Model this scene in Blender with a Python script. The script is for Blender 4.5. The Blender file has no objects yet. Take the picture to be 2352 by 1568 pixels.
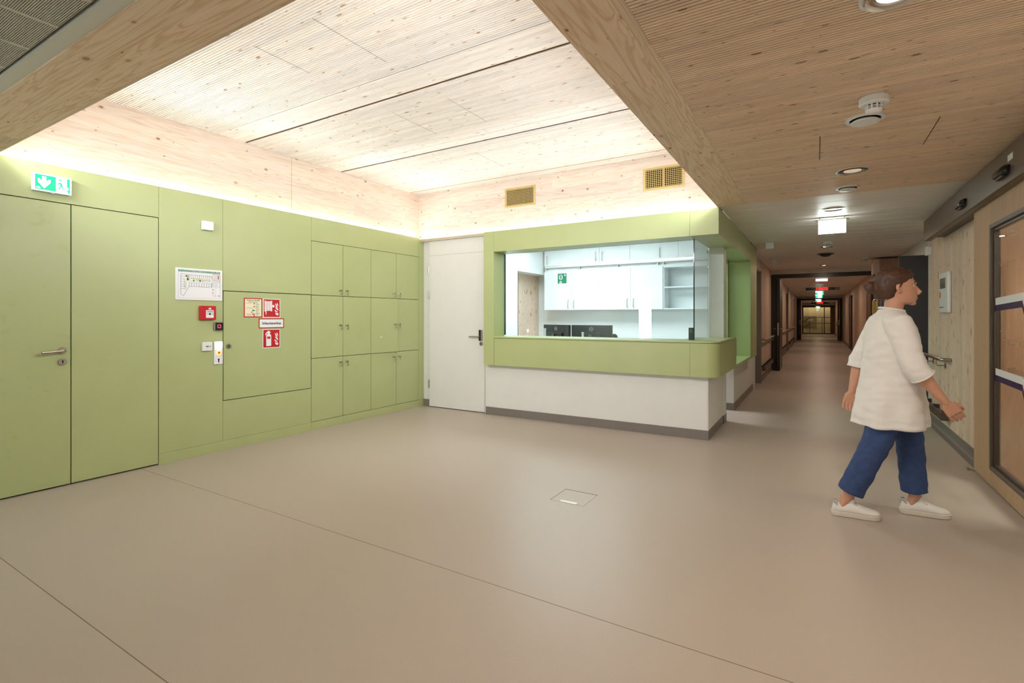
import bpy, bmesh, math, random
from mathutils import Vector, Matrix

random.seed(7)
SC = bpy.context.scene
COL = SC.collection
V = Vector

# ------------------------------------------------------------------ camera
YAW = math.radians(31.14)
cam_data = bpy.data.cameras.new('camera')
cam_data.sensor_width = 36.0
cam_data.lens = 1157.0 / 2352.0 * 36.0
cam_data.shift_y = -56.0 / 2352.0
cam_data.clip_start = 0.05
cam_data.clip_end = 200
cam = bpy.data.objects.new('camera', cam_data)
cam.location = (0, 0, 1.30)
cam.rotation_euler = (math.radians(90), 0, YAW)
COL.objects.link(cam)
SC.camera = cam

# ------------------------------------------------------------------ world / exposure
world = bpy.data.worlds.new('world')
SC.world = world
world.use_nodes = True
world.node_tree.nodes['Background'].inputs[0].default_value = (0.5, 0.5, 0.52, 1)
world.node_tree.nodes['Background'].inputs[1].default_value = 0.02
SC.view_settings.view_transform = 'Standard'
SC.view_settings.look = 'None'
SC.view_settings.gamma = 1.0
SC.view_settings.use_curve_mapping = False
SC.view_settings.exposure = 0.20
CY = SC.cycles                      # keep light paths short enough for the full size frame
CY.max_bounces = 7
CY.diffuse_bounces = 4
CY.glossy_bounces = 3
CY.transmission_bounces = 3
CY.transparent_max_bounces = 8
CY.caustics_reflective = False
CY.caustics_refractive = False
CY.use_light_tree = False
CY.use_adaptive_sampling = True
CY.adaptive_threshold = 0.015
LED_W = 16.0          # cove strips, visible profile
COVE_P = 11.5         # watts of each cove strip's lensed beam
BEAM_P = 26.0         # the two strips on the beams, aimed lower
LAMP_P = 15.0          # watts of a lit passage downlight
OFFICE_W = 14.0        # office ceiling panel
CORR_P = 7.5           # watts of a corridor downlight

# ------------------------------------------------------------------ material helpers
def lin(c):
    out = []
    for x in c[:3]:
        x = x / 255.0
        out.append(x / 12.92 if x <= 0.04045 else ((x + 0.055) / 1.055) ** 2.4)
    return (out[0], out[1], out[2], 1.0)

class NT:
    def __init__(s, name):
        s.m = bpy.data.materials.new(name)
        s.m.use_nodes = True
        s.t = s.m.node_tree
        s.b = s.t.nodes.get('Principled BSDF')
        s.out = s.t.nodes.get('Material Output')
    def n(s, kind, **kw):
        x = s.t.nodes.new(kind)
        for k, v in kw.items():
            setattr(x, k, v)
        return x
    def l(s, a, b):
        s.t.links.new(a, b)
    def math(s, op, a, b=None, clamp=False):
        x = s.n('ShaderNodeMath', operation=op)
        x.use_clamp = clamp
        for i, q in enumerate((a, b)):
            if q is None: continue
            if isinstance(q, (int, float)): x.inputs[i].default_value = q
            else: s.l(q, x.inputs[i])
        return x.outputs[0]
    def mix(s, fac, a, b, mode='MIX'):
        x = s.n('ShaderNodeMix', data_type='RGBA', blend_type=mode)
        for i, q in ((0, fac), (6, a), (7, b)):
            if isinstance(q, (int, float)): x.inputs[i].default_value = q
            elif isinstance(q, tuple): x.inputs[i].default_value = q
            else: s.l(q, x.inputs[i])
        return x.outputs[2]
    def ramp(s, fac, stops):
        x = s.n('ShaderNodeValToRGB')
        r = x.color_ramp
        while len(r.elements) < len(stops): r.elements.new(0.5)
        for e, (p, c) in zip(r.elements, stops):
            e.position = p
            e.color = c if isinstance(c, tuple) else (c, c, c, 1)
        s.l(fac, x.inputs[0])
        return x.outputs[0]
    def coord(s, scale=(1, 1, 1)):
        c = s.n('ShaderNodeTexCoord')
        m = s.n('ShaderNodeMapping')
        m.inputs['Scale'].default_value = scale
        s.l(c.outputs['Object'], m.inputs['Vector'])
        return m.outputs[0]
    def noise(s, vec, scale, detail=3, rough=0.55, dist=0.0):
        x = s.n('ShaderNodeTexNoise')
        x.inputs['Scale'].default_value = scale
        x.inputs['Detail'].default_value = detail
        x.inputs['Roughness'].default_value = rough
        x.inputs['Distortion'].default_value = dist
        s.l(vec, x.inputs['Vector'])
        return x.outputs[0]
    def bump(s, h, strength=0.1, dist=0.002):
        x = s.n('ShaderNodeBump')
        x.inputs['Strength'].default_value = strength
        x.inputs['Distance'].default_value = dist
        s.l(h, x.inputs['Height'])
        s.l(x.outputs[0], s.b.inputs['Normal'])

def mat(name, col, rough=0.5, metal=0.0, spec=0.5, var=0.0, vscale=6.0, bump=0.0, bscale=300, emit=0.0, ecol=None, rvar=0.0):
    k = NT(name)
    c = lin(col)
    k.b.inputs['Base Color'].default_value = c
    k.b.inputs['Roughness'].default_value = rough
    k.b.inputs['Metallic'].default_value = metal
    k.b.inputs['Specular IOR Level'].default_value = spec
    if var or rvar:
        nz = k.noise(k.coord(), vscale, 4, 0.6)
        f = k.ramp(nz, [(0.3, 0.0), (0.7, 1.0)])
        if var:
            lo = tuple(x * (1 - var) for x in c[:3]) + (1,)
            hi = tuple(min(1, x * (1 + var)) for x in c[:3]) + (1,)
            k.l(k.mix(f, lo, hi), k.b.inputs['Base Color'])
        if rvar:
            k.l(k.math('ADD', k.math('MULTIPLY', f, rvar), rough - rvar / 2), k.b.inputs['Roughness'])
    if bump:
        k.bump(k.noise(k.coord(), bscale, 2), bump, 0.001)
    if emit:
        k.b.inputs['Emission Color'].default_value = lin(ecol or col)
        k.b.inputs['Emission Strength'].default_value = emit
    return k.m

def wood(name, light, dark, axis='X', across='Z', board=0.12, knots=0.6, knot_col=(120, 78, 45), kscale=5.5, rough=0.55, grain=1.0, spec=0.3, boardlen=3.0, kstretch=0.6, joint=0.10, ringamt=0.34):
    """softwood / hardwood grain running along one axis, lamellas laid side by side across"""
    k = NT(name)
    al, ac = 'XYZ'.index(axis), 'XYZ'.index(across)
    tc = k.n('ShaderNodeTexCoord')
    sep = k.n('ShaderNodeSeparateXYZ')
    k.l(tc.outputs['Object'], sep.inputs[0])
    cell = k.math('FLOOR', k.math('DIVIDE', sep.outputs[ac], board))
    wn = k.n('ShaderNodeTexWhiteNoise', noise_dimensions='1D')
    k.l(cell, wn.inputs['W'])
    # every lamella starts somewhere else along the log
    off = k.math('MULTIPLY', wn.outputs['Value'], 37.0)
    seg = k.math('FLOOR', k.math('ADD', k.math('DIVIDE', sep.outputs[al], boardlen), off))
    wn2 = k.n('ShaderNodeTexWhiteNoise', noise_dimensions='2D')
    cb = k.n('ShaderNodeCombineXYZ')
    k.l(cell, cb.inputs[0]); k.l(seg, cb.inputs[1])
    k.l(cb.outputs[0], wn2.inputs['Vector'])
    rnd = wn2.outputs['Value']
    comb = k.n('ShaderNodeCombineXYZ')
    third = 3 - al - ac
    k.l(k.math('ADD', sep.outputs[al], k.math('MULTIPLY', rnd, 23.0)), comb.inputs[al])
    k.l(sep.outputs[ac], comb.inputs[ac])
    k.l(k.math('ADD', sep.outputs[third], k.math('MULTIPLY', rnd, 11.0)), comb.inputs[third])
    mp = k.n('ShaderNodeMapping')
    sc = [9.0 * grain] * 3
    sc[al] = 0.55 * grain
    mp.inputs['Scale'].default_value = sc
    k.l(comb.outputs[0], mp.inputs[0])
    g1 = k.noise(mp.outputs[0], 1.0, 3, 0.6, 1.2)
    wv = k.n('ShaderNodeMath', operation='SINE')
    k.l(k.math('MULTIPLY', g1, 55.0), wv.inputs[0])
    rings = k.ramp(k.math('ADD', k.math('MULTIPLY', wv.outputs[0], 0.5), 0.5), [(0.0, 1.0), (0.35, 0.25), (1.0, 0.0)])
    mp2 = k.n('ShaderNodeMapping')
    sc2 = [160.0] * 3
    sc2[al] = 5.0
    mp2.inputs['Scale'].default_value = sc2
    k.l(comb.outputs[0], mp2.inputs[0])
    g2 = k.noise(mp2.outputs[0], 1.0, 2, 0.6)
    fac = k.math('ADD', k.math('MULTIPLY', rings, ringamt), k.math('MULTIPLY', k.ramp(g2, [(0.35, 0.0), (0.75, 1.0)]), 0.30), True)
    col = k.mix(fac, lin(light), lin(dark))
    # lamella to lamella tone
    tone = k.math('ADD', k.math('MULTIPLY', rnd, 0.16), 0.90)
    tn = k.n('ShaderNodeCombineColor')
    k.l(tone, tn.inputs[0]); k.l(k.math('SUBTRACT', tone, k.math('MULTIPLY', rnd, 0.02)), tn.inputs[1]); k.l(k.math('SUBTRACT', tone, k.math('MULTIPLY', rnd, 0.05)), tn.inputs[2])
    col = k.mix(1.0, col, tn.outputs[0], 'MULTIPLY')
    # fine glue line
    fr = k.math('FRACT', k.math('DIVIDE', sep.outputs[ac], board))
    edge = k.math('LESS_THAN', fr, 0.012 if board > 0.05 else 0.03)
    col = k.mix(k.math('MULTIPLY', edge, joint), col, lin(dark))
    if knots > 0:
        kc = k.n('ShaderNodeCombineXYZ')
        k.l(k.math('MULTIPLY', k.math('ADD', sep.outputs[al], k.math('MULTIPLY', rnd, 23.0)), kscale * kstretch), kc.inputs[0])
        k.l(k.math('MULTIPLY', sep.outputs[ac], kscale), kc.inputs[1])
        vo = k.n('ShaderNodeTexVoronoi', feature='F1', voronoi_dimensions='2D')
        vo.inputs['Scale'].default_value = 1.0
        k.l(kc.outputs[0], vo.inputs['Vector'])
        sr = k.n('ShaderNodeSeparateColor')
        k.l(vo.outputs['Color'], sr.inputs[0])
        rad = k.math('MULTIPLY', k.math('ADD', k.math('MULTIPLY', k.math('POWER', sr.outputs[0], 3.0), 0.009), 0.0022), kscale * knots)
        core = k.math('LESS_THAN', vo.outputs['Distance'], rad)
        halo = k.math('LESS_THAN', vo.outputs['Distance'], k.math('MULTIPLY', rad, 1.9))
        col = k.mix(k.math('MULTIPLY', halo, 0.30), col, lin(dark))
        col = k.mix(k.math('MULTIPLY', core, k.math('ADD', k.math('MULTIPLY', sr.outputs[1], 0.5), 0.35)), col, lin(knot_col))
    k.l(col, k.b.inputs['Base Color'])
    k.b.inputs['Roughness'].default_value = rough
    k.b.inputs['Specular IOR Level'].default_value = spec
    return k.m

def emis(name, col, strength):
    k = NT(name)
    k.b.inputs['Base Color'].default_value = lin(col)
    k.b.inputs['Emission Color'].default_value = lin(col)
    k.b.inputs['Emission Strength'].default_value = strength
    return k.m

def glass_mat(name, tint=(238, 247, 246), ior=1.5, rough=0.0):
    k = NT(name)
    k.t.nodes.remove(k.b)
    tr = k.n('ShaderNodeBsdfTransparent'); tr.inputs[0].default_value = lin(tint)
    gl = k.n('ShaderNodeBsdfGlossy'); gl.inputs['Roughness'].default_value = rough
    fr = k.n('ShaderNodeFresnel'); fr.inputs['IOR'].default_value = ior
    mx = k.n('ShaderNodeMixShader')
    ge_ = k.n('ShaderNodeNewGeometry')
    fac = k.math('MULTIPLY', k.math('MULTIPLY', fr.outputs[0], 1.7, True), k.math('SUBTRACT', 1.0, ge_.outputs['Backfacing']))
    k.l(fac, mx.inputs[0]); k.l(tr.outputs[0], mx.inputs[1]); k.l(gl.outputs[0], mx.inputs[2])
    k.l(mx.outputs[0], k.out.inputs[0])
    return k.m

def green_mat(name):
    k = NT(name)
    v = k.coord()
    a = k.noise(v, 2.2, 3, 0.6)
    c = k.mix(k.ramp(a, [(0.3, 0.0), (0.7, 1.0)]), lin((178, 187, 131)), lin((182, 191, 136)))
    sm = k.noise(v, 13.0, 4, 0.7, 0.5)          # hand smudges and fine film
    k.l(c, k.b.inputs['Base Color'])
    k.l(k.math('ADD', k.math('MULTIPLY', sm, 0.12), 0.30), k.b.inputs['Roughness'])
    k.b.inputs['Specular IOR Level'].default_value = 0.45
    return k.m

def smudged_green_mat(name):
    k = NT(name)
    v = k.coord((1, 1, 1))
    a = k.noise(v, 9.0, 4, 0.65, 0.6)
    m = k.ramp(a, [(0.60, 0.0), (0.70, 1.0)])
    c = k.mix(k.math('MULTIPLY', m, 0.22), lin((178, 187, 132)), lin((154, 157, 104)))
    k.l(c, k.b.inputs['Base Color'])
    k.l(k.math('ADD', k.math('MULTIPLY', a, 0.2), 0.26), k.b.inputs['Roughness'])
    k.b.inputs['Specular IOR Level'].default_value = 0.45
    return k.m

def floor_mat(name):
    k = NT(name)
    v = k.coord()
    sp = k.noise(v, 260, 2, 0.7)
    big = k.noise(v, 0.9, 3, 0.5)
    c = k.mix(k.ramp(sp, [(0.35, 0.0), (0.65, 1.0)]), lin((183, 169, 157)), lin((193, 180, 169)))
    c = k.mix(k.math('MULTIPLY', k.ramp(big, [(0.3, 0.0), (0.7, 1.0)]), 0.35), c, lin((184, 170, 158)))
    k.l(c, k.b.inputs['Base Color'])
    k.l(k.math('ADD', k.math('MULTIPLY', k.noise(v, 3.0, 4, 0.6), 0.06), 0.36), k.b.inputs['Roughness'])
    k.b.inputs['Specular IOR Level'].default_value = 0.32
    return k.m

M = {}
M['floor'] = floor_mat('vinyl_floor')
M['weld'] = mat('weld_seam', (186, 172, 156), 0.4)
M['weld_dark'] = mat('weld_seam_dark', (128, 112, 96), 0.5)
M['green'] = green_mat('green_laminate')
M['green_smudge'] = smudged_green_mat('green_laminate_smudged')
M['gap'] = mat('dark_gap', (22, 20, 14), 0.9, spec=0.1)
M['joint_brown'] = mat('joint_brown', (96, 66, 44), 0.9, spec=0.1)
M['white'] = mat('white_laminate', (232, 230, 226), 0.42, var=0.015)
M['white_wall'] = mat('white_paint', (228, 226, 222), 0.75, bump=0.05, bscale=200)
M['white_pl'] = mat('white_plastic', (236, 236, 236), 0.35)
M['beige'] = mat('beige_frame', (196, 182, 158), 0.5)
M['grey_skirt'] = mat('grey_skirting', (128, 118, 112), 0.45, var=0.04)
M['spruce_x'] = wood('spruce_along_x', (236, 223, 212), (208, 176, 146), 'X', 'Z', 0.145, 1.0, kscale=8.0, boardlen=2.6, kstretch=0.75)
M['spruce_y'] = wood('spruce_along_y', (236, 222, 208), (208, 174, 140), 'Y', 'Z', 0.135, 1.0, kscale=6.5, boardlen=3.4, kstretch=0.6)
M['spruce_beam_x'] = wood('spruce_beam_x', (234, 214, 190), (202, 164, 124), 'X', 'Y', 0.14, 1.1, kscale=6.0, boardlen=3.0, kstretch=0.6, ringamt=0.5)
M['spruce_beam_y'] = wood('spruce_beam_y', (234, 214, 190), (202, 164, 124), 'Y', 'X', 0.125, 1.1, kscale=6.0, boardlen=3.0, kstretch=0.6, ringamt=0.5)
M['spruce_ceiling'] = wood('spruce_ceiling', (238, 230, 221), (208, 180, 152), 'X', 'Y', 0.04, 0.72, knot_col=(140, 100, 68), kscale=13.0, boardlen=1.6, kstretch=0.34, joint=0.0, ringamt=0.22)
M['spruce_ceiling_low'] = wood('spruce_ceiling_low', (242, 218, 194), (214, 178, 146), 'X', 'Y', 0.04, 0.72, knot_col=(110, 74, 48), kscale=13.0, boardlen=1.6, kstretch=0.34, joint=0.0, ringamt=0.3)
M['spruce_wall_z'] = wood('spruce_wall_z', (236, 212, 194), (212, 176, 150), 'Z', 'Y', 0.14, 2.0, knot_col=(150, 108, 76), kscale=9.0, boardlen=3.0, kstretch=0.5)
M['spruce_corr'] = wood('spruce_corridor', (232, 208, 188), (206, 174, 148), 'Z', 'Y', 0.14, 1.0, kscale=9.0, boardlen=3.0, kstretch=0.5)
M['oak'] = wood('oak_z', (200, 168, 136), (166, 130, 98), 'Z', 'Y', 0.40, 0.0, boardlen=5, grain=1.4, ringamt=0.25)
M['oak_x'] = wood('oak_zx', (192, 154, 126), (156, 118, 92), 'Z', 'X', 0.40, 0.0, boardlen=5, grain=1.0)
M['oak_floor'] = wood('oak_floor', (196, 150, 108), (160, 116, 78), 'Y', 'X', 0.15, 0.1, boardlen=1.2)
M['brown_door'] = wood('brown_door_wood', (128, 90, 66), (96, 66, 46), 'Z', 'Y', 0.5, 0.0, boardlen=5)
M['metal_ceiling'] = mat('metal_ceiling_enamel', (238, 229, 221), 0.42, spec=0.5)
M['metal_slot'] = mat('slotted_metal_enamel', (196, 192, 180), 0.5)
M['metal_rim'] = mat('metal_rim_enamel', (206, 204, 196), 0.4)
M['steel'] = mat('brushed_steel', (176, 168, 158), 0.28, 1.0)
M['steel_dark'] = mat('dark_steel', (110, 102, 94), 0.4, 1.0)
M['chrome'] = mat('chrome', (210, 206, 200), 0.12, 1.0)
M['key'] = mat('key_metal', (186, 172, 132), 0.3, 1.0)
M['brass_zinc'] = mat('yellow_zinc', (206, 182, 122), 0.42, 0.3, var=0.05, vscale=30)
M['zinc_cage'] = mat('yellow_zinc_wire', (196, 164, 104), 0.35, 0.8)
M['black'] = mat('black_plastic', (24, 24, 26), 0.3)
M['black_gloss'] = mat('black_gloss', (12, 12, 14), 0.08)
M['black_soft'] = mat('black_fabric', (26, 27, 30), 0.8)
M['red'] = mat('red_paint', (196, 16, 30), 0.3)
M['red_print'] = mat('red_print', (190, 10, 22), 0.45)
M['navy_print'] = mat('navy_print', (36, 40, 66), 0.5)
M['grey_print'] = mat('grey_print', (120, 120, 122), 0.5)
M['black_print'] = mat('black_print', (30, 30, 32), 0.5)
M['green_print'] = mat('green_print', (0, 132, 92), 0.5)
M['lime_print'] = mat('lime_print', (222, 232, 196), 0.5)
M['olive_print'] = mat('olive_print', (150, 188, 60), 0.5)
M['cream_print'] = mat('cream_print', (240, 234, 200), 0.5)
M['white_print'] = mat('white_print', (238, 238, 240), 0.5)
M['purple_print'] = mat('purple_print', (48, 24, 84), 0.4)
M['orange'] = mat('orange_window', (226, 150, 62), 0.4)
M['lcd'] = mat('lcd_grey', (120, 126, 112), 0.25)
M['header_brown'] = mat('bronze_enamel', (112, 98, 86), 0.38, 0.25)
M['bronze_dark'] = mat('bronze_dark_enamel', (74, 62, 54), 0.4, 0.3)
M['dark_frame'] = mat('dark_frame_enamel', (40, 32, 27), 0.35, 0.1)
M['dark_door'] = mat('anthracite_door', (72, 68, 67), 0.45)
M['grey_jamb'] = mat('grey_jamb', (140, 134, 130), 0.5)
M['gasket'] = mat('gasket_grey', (96, 84, 74), 0.5)
M['glass'] = glass_mat('clear_glass')
M['glass_green'] = glass_mat('green_edge_glass', (222, 240, 228))
M['glass_edge'] = mat('glass_edge', (30, 62, 58), 0.1)
M['led'] = emis('led_cove', (246, 250, 255), LED_W)
M['led_case'] = mat('led_profile', (236, 236, 232), 0.5)
M['lamp'] = emis('lamp_disc', (255, 236, 214), 30.0)
M['lamp_corr'] = emis('lamp_disc_corridor', (255, 224, 196), 20.0)
M['room_panel'] = emis('side_room_light_panel', (255, 240, 224), 13.0)
M['lamp_dim'] = emis('lamp_disc_dim', (255, 232, 210), 0.3)
M['stair_light'] = emis('stairwell_light_panel', (255, 236, 205), 9.0)
M['office_panel'] = emis('office_light_panel', (247, 250, 255), OFFICE_W)
M['sign_white'] = emis('backlit_white', (250, 255, 255), 1.05)
M['sign_green'] = emis('backlit_green', (0, 214, 120), 0.8)
M['exit_glare'] = emis('backlit_exit', (244, 255, 252), 9.0)
M['exit_far'] = emis('backlit_exit_far', (240, 255, 250), 2.2)
M['exit_green_far'] = emis('backlit_exit_green', (40, 220, 150), 1.1)
M['led_red'] = emis('red_digits', (255, 18, 18), 2.2)
M['led_pink'] = emis('pink_ring', (255, 70, 96), 1.6)
M['led_white'] = emis('white_button', (255, 255, 255), 9.0)
M['led_orange'] = emis('orange_ring', (255, 190, 60), 3.5)
M['led_redbtn'] = emis('red_button', (255, 40, 20), 1.6)
M['daylight'] = emis('lit_window', (236, 244, 255), 22.0)
M['skin'] = mat('skin', (206, 152, 126), 0.5, var=0.03, vscale=20)
M['hair'] = mat('brown_hair', (78, 48, 34), 0.5, var=0.25, vscale=60)
M['cotton'] = mat('white_cotton', (234, 229, 226), 0.85, var=0.02, vscale=14, bump=0.2, bscale=260)
M['denim'] = mat('blue_denim', (52, 72, 118), 0.85, var=0.18, vscale=26, bump=0.2, bscale=400)
M['shoe'] = mat('white_leather', (238, 234, 230), 0.45)
M['sole'] = mat('shoe_sole', (218, 208, 196), 0.6, var=0.06, vscale=30)
M['heel_tab'] = mat('grey_heel_tab', (176, 178, 178), 0.5)
M['lip'] = mat('lip', (176, 104, 92), 0.5)
M['eye'] = mat('eye_white', (236, 232, 226), 0.25)
M['office_white'] = mat('office_white_laminate', (236, 240, 240), 0.35)
M['blue_grey'] = mat('blue_grey_panel', (96, 98, 122), 0.5)
M['olive_panel'] = mat('olive_panel', (150, 128, 78), 0.5)

# tiny indicator lights glow but are too weak to be worth sampling as lamps
for q_ in ('sign_green', 'sign_white', 'led_red', 'led_pink', 'led_orange', 'led_redbtn', 'exit_green_far', 'led_white', 'exit_far', 'lamp_dim', 'lamp', 'lamp_corr'):
    M[q_].cycles.emission_sampling = 'NONE'

# ------------------------------------------------------------------ mesh helpers
def frame(o, u, n):
    u = V(u).normalized(); n = V(n).normalized()
    return (V(o), u, n.cross(u).normalized(), n)
def FL(y, z, x=-4.95):  return frame((x, y, z), (0, 1, 0), (1, 0, 0))     # on the green wall
def FB(x, z, y):        return frame((x, y, z), (1, 0, 0), (0, -1, 0))    # on a wall facing the lobby
def FR(y, z, x):        return frame((x, y, z), (0, -1, 0), (-1, 0, 0))   # on the right wall
def FD(x, y, z):        return frame((x, y, z), (1, 0, 0), (0, 0, -1))    # hanging from a ceiling (axis down)
def FU(x, y, z):        return frame((x, y, z), (1, 0, 0), (0, 0, 1))

class MB:
    def __init__(s):
        s.v = []; s.f = []
    def add(s, vs, fs):
        b = len(s.v)
        s.v += [tuple(p) for p in vs]
        s.f += [tuple(i + b for i in q) for q in fs]
        return s
    def box(s, x0, x1, y0, y1, z0, z1):
        vs = [(x0, y0, z0), (x1, y0, z0), (x1, y1, z0), (x0, y1, z0), (x0, y0, z1), (x1, y0, z1), (x1, y1, z1), (x0, y1, z1)]
        return s.add(vs, [(3, 2, 1, 0), (4, 5, 6, 7), (0, 1, 5, 4), (1, 2, 6, 5), (2, 3, 7, 6), (3, 0, 4, 7)])
    def prism(s, fr, pts, h0, h1):
        o, u, v, n = fr
        m = len(pts)
        vs = [o + u * a + v * b + n * h0 for a, b in pts] + [o + u * a + v * b + n * h1 for a, b in pts]
        fs = [tuple(range(m))[::-1], tuple(range(m, 2 * m))] + [(i, (i + 1) % m, m + (i + 1) % m, m + i) for i in range(m)]
        return s.add(vs, fs)
    def rect(s, fr, x0, x1, y0, y1, h0=0.0, h1=0.001):
        return s.prism(fr, [(x0, y0), (x1, y0), (x1, y1), (x0, y1)], h0, h1)
    def line(s, fr, a, b, w, h0=0.0, h1=0.001):
        a = V((a[0], a[1], 0)); b = V((b[0], b[1], 0))
        d = (b - a).normalized(); p = V((-d.y, d.x, 0)) * w / 2
        return s.prism(fr, [tuple((a - p)[:2]), tuple((b - p)[:2]), tuple((b + p)[:2]), tuple((a + p)[:2])], h0, h1)
    def border(s, fr, x0, x1, y0, y1, w, h0=0.0, h1=0.001):
        s.rect(fr, x0, x1, y0, y0 + w, h0, h1); s.rect(fr, x0, x1, y1 - w, y1, h0, h1)
        s.rect(fr, x0, x0 + w, y0 + w, y1 - w, h0, h1); s.rect(fr, x1 - w, x1, y0 + w, y1 - w, h0, h1)
        return s
    def lathe(s, fr, prof, n=24, sx=1.0, sy=1.0):
        o, u, v, nn = fr
        vs = []; fs = []
        for r, h in prof:
            for i in range(n):
                a = 2 * math.pi * i / n
                vs.append(o + u * (r * math.cos(a) * sx) + v * (r * math.sin(a) * sy) + nn * h)
        for j in range(len(prof) - 1):
            for i in range(n):
                k = (i + 1) % n
                fs.append((j * n + i, j * n + k, (j + 1) * n + k, (j + 1) * n + i))
        fs.append(tuple(range(n))[::-1])
        fs.append(tuple(range((len(prof) - 1) * n, len(prof) * n)))
        return s.add(vs, fs)
    def disc(s, fr, r, h0, h1, n=24, sx=1.0, sy=1.0):
        return s.lathe(fr, [(r, h0), (r, h1)], n, sx, sy)
    def ring(s, fr, r0, r1, h0, h1, n=24, sx=1.0, sy=1.0):
        o, u, v, nn = fr
        vs = []; fs = []
        for r, h in ((r0, h0), (r1, h0), (r1, h1), (r0, h1)):
            for i in range(n):
                a = 2 * math.pi * i / n
                vs.append(o + u * (r * math.cos(a) * sx) + v * (r * math.sin(a) * sy) + nn * h)
        for j in range(4):
            for i in range(n):
                k = (i + 1) % n; jj = (j + 1) % 4
                fs.append((j * n + i, jj * n + i, jj * n + k, j * n + k))
        return s.add(vs, fs)
    def tube(s, pts, r, n=12, close=False):
        pts = [V(p) for p in pts]
        m = len(pts)
        rr = r if isinstance(r, (list, tuple)) else [r] * m
        tang = []
        for i in range(m):
            a = pts[(i - 1) % m] if (close or i > 0) else pts[i]
            b = pts[(i + 1) % m] if (close or i < m - 1) else pts[i]
            tang.append((b - a).normalized())
        ref = V((0, 0, 1)) if abs(tang[0].z) < 0.9 else V((1, 0, 0))
        side = tang[0].cross(ref).normalized()
        vs = []; fs = []
        for i in range(m):
            t = tang[i]
            side = (side - t * side.dot(t)).normalized()
            up = t.cross(side)
            for j in range(n):
                a = 2 * math.pi * j / n
                vs.append(pts[i] + (side * math.cos(a) + up * math.sin(a)) * rr[i])
        for i in range(m if close else m - 1):
            k = (i + 1) % m
            for j in range(n):
                l = (j + 1) % n
                fs.append((i * n + j, i * n + l, k * n + l, k * n + j))
        if not close:
            fs.append(tuple(range(n))[::-1]); fs.append(tuple(range((m - 1) * n, m * n)))
        return s.add(vs, fs)
    def loft(s, rings, cap=True):
        """rings: lists of points with equal counts"""
        n = len(rings[0])
        vs = [p for r in rings for p in r]; fs = []
        for i in range(len(rings) - 1):
            for j in range(n):
                l = (j + 1) % n
                fs.append((i * n + j, i * n + l, (i + 1) * n + l, (i + 1) * n + j))
        if cap:
            fs.append(tuple(range(n))[::-1]); fs.append(tuple(range((len(rings) - 1) * n, len(rings) * n)))
        return s.add(vs, fs)
    def text(s, fr, txt, size, h0=0.0, align='CENTER', sx=1.0, bold=0.0):
        cu = bpy.data.curves.new('t', 'FONT')
        cu.body = txt; cu.size = size; cu.align_x = align; cu.align_y = 'CENTER'
        cu.offset = bold; cu.resolution_u = 3
        ob = bpy.data.objects.new('t', cu); COL.objects.link(ob)
        dg = bpy.context.evaluated_depsgraph_get()
        me = bpy.data.meshes.new_from_object(ob.evaluated_get(dg))
        o, u, v, n = fr
        s.add([o + u * (p.co.x * sx) + v * p.co.y + n * h0 for p in me.vertices], [tuple(p.vertices) for p in me.polygons])
        bpy.data.objects.remove(ob); bpy.data.curves.remove(cu); bpy.data.meshes.remove(me)
        return s
    def mesh(s, name, m):
        me = bpy.data.meshes.new(name)
        me.from_pydata(s.v, [], s.f)
        me.validate(); me.update()
        if m: me.materials.append(m)
        return me
    def build(s, name, m, parent=None, smooth=False, bevel=0.0, local=False, segs=2):
        me = s.mesh(name, M[m] if isinstance(m, str) else m)
        o = bpy.data.objects.new(name, me)
        COL.objects.link(o)
        attach(o, parent, local)
        if smooth:
            for p in me.polygons: p.use_smooth = True
            if smooth == 'auto':
                sharpen(me)
        if bevel:
            b = o.modifiers.new('bevel', 'BEVEL'); b.width = bevel; b.segments = segs; b.limit_method = 'ANGLE'
        return o

def sharpen(me, ang=math.radians(35)):
    bm = bmesh.new(); bm.from_mesh(me)
    for e in bm.edges:
        if len(e.link_faces) == 2 and e.calc_face_angle(0) > ang: e.smooth = False
    bm.to_mesh(me); bm.free()

WM = {}
def attach(o, parent, local=False):
    if parent is None:
        WM[o.name] = Matrix.Identity(4); return
    o.parent = parent
    pm = WM[parent.name]
    if local:
        WM[o.name] = pm
    else:
        o.matrix_parent_inverse = pm.inverted()
        WM[o.name] = Matrix.Identity(4)

def tag(o, label, cat=None, group=None, kind=None):
    o['label'] = label
    if cat: o['category'] = cat
    if group: o['group'] = group
    if kind: o['kind'] = kind
    return o

def thing(name, loc, label, cat, group=None, kind=None, rz=0.0):
    e = bpy.data.objects.new(name, None)
    e.empty_display_size = 0.1
    e.location = loc
    e.rotation_euler = (0, 0, rz)
    COL.objects.link(e)
    WM[e.name] = Matrix.Translation(V(loc)) @ Matrix.Rotation(rz, 4, 'Z')
    return tag(e, label, cat, group, kind)

def copy_tree(o, loc, label, group=None):
    def cp(a, par):
        c = a.copy(); COL.objects.link(c); c.parent = par
        for ch in list(a.children): cp(ch, c)
        return c
    kids = list(o.children)
    r = o.copy(); COL.objects.link(r)
    r.location = loc
    for ch in kids: cp(ch, r)
    r['label'] = label
    if group: r['group'] = group
    return r

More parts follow.
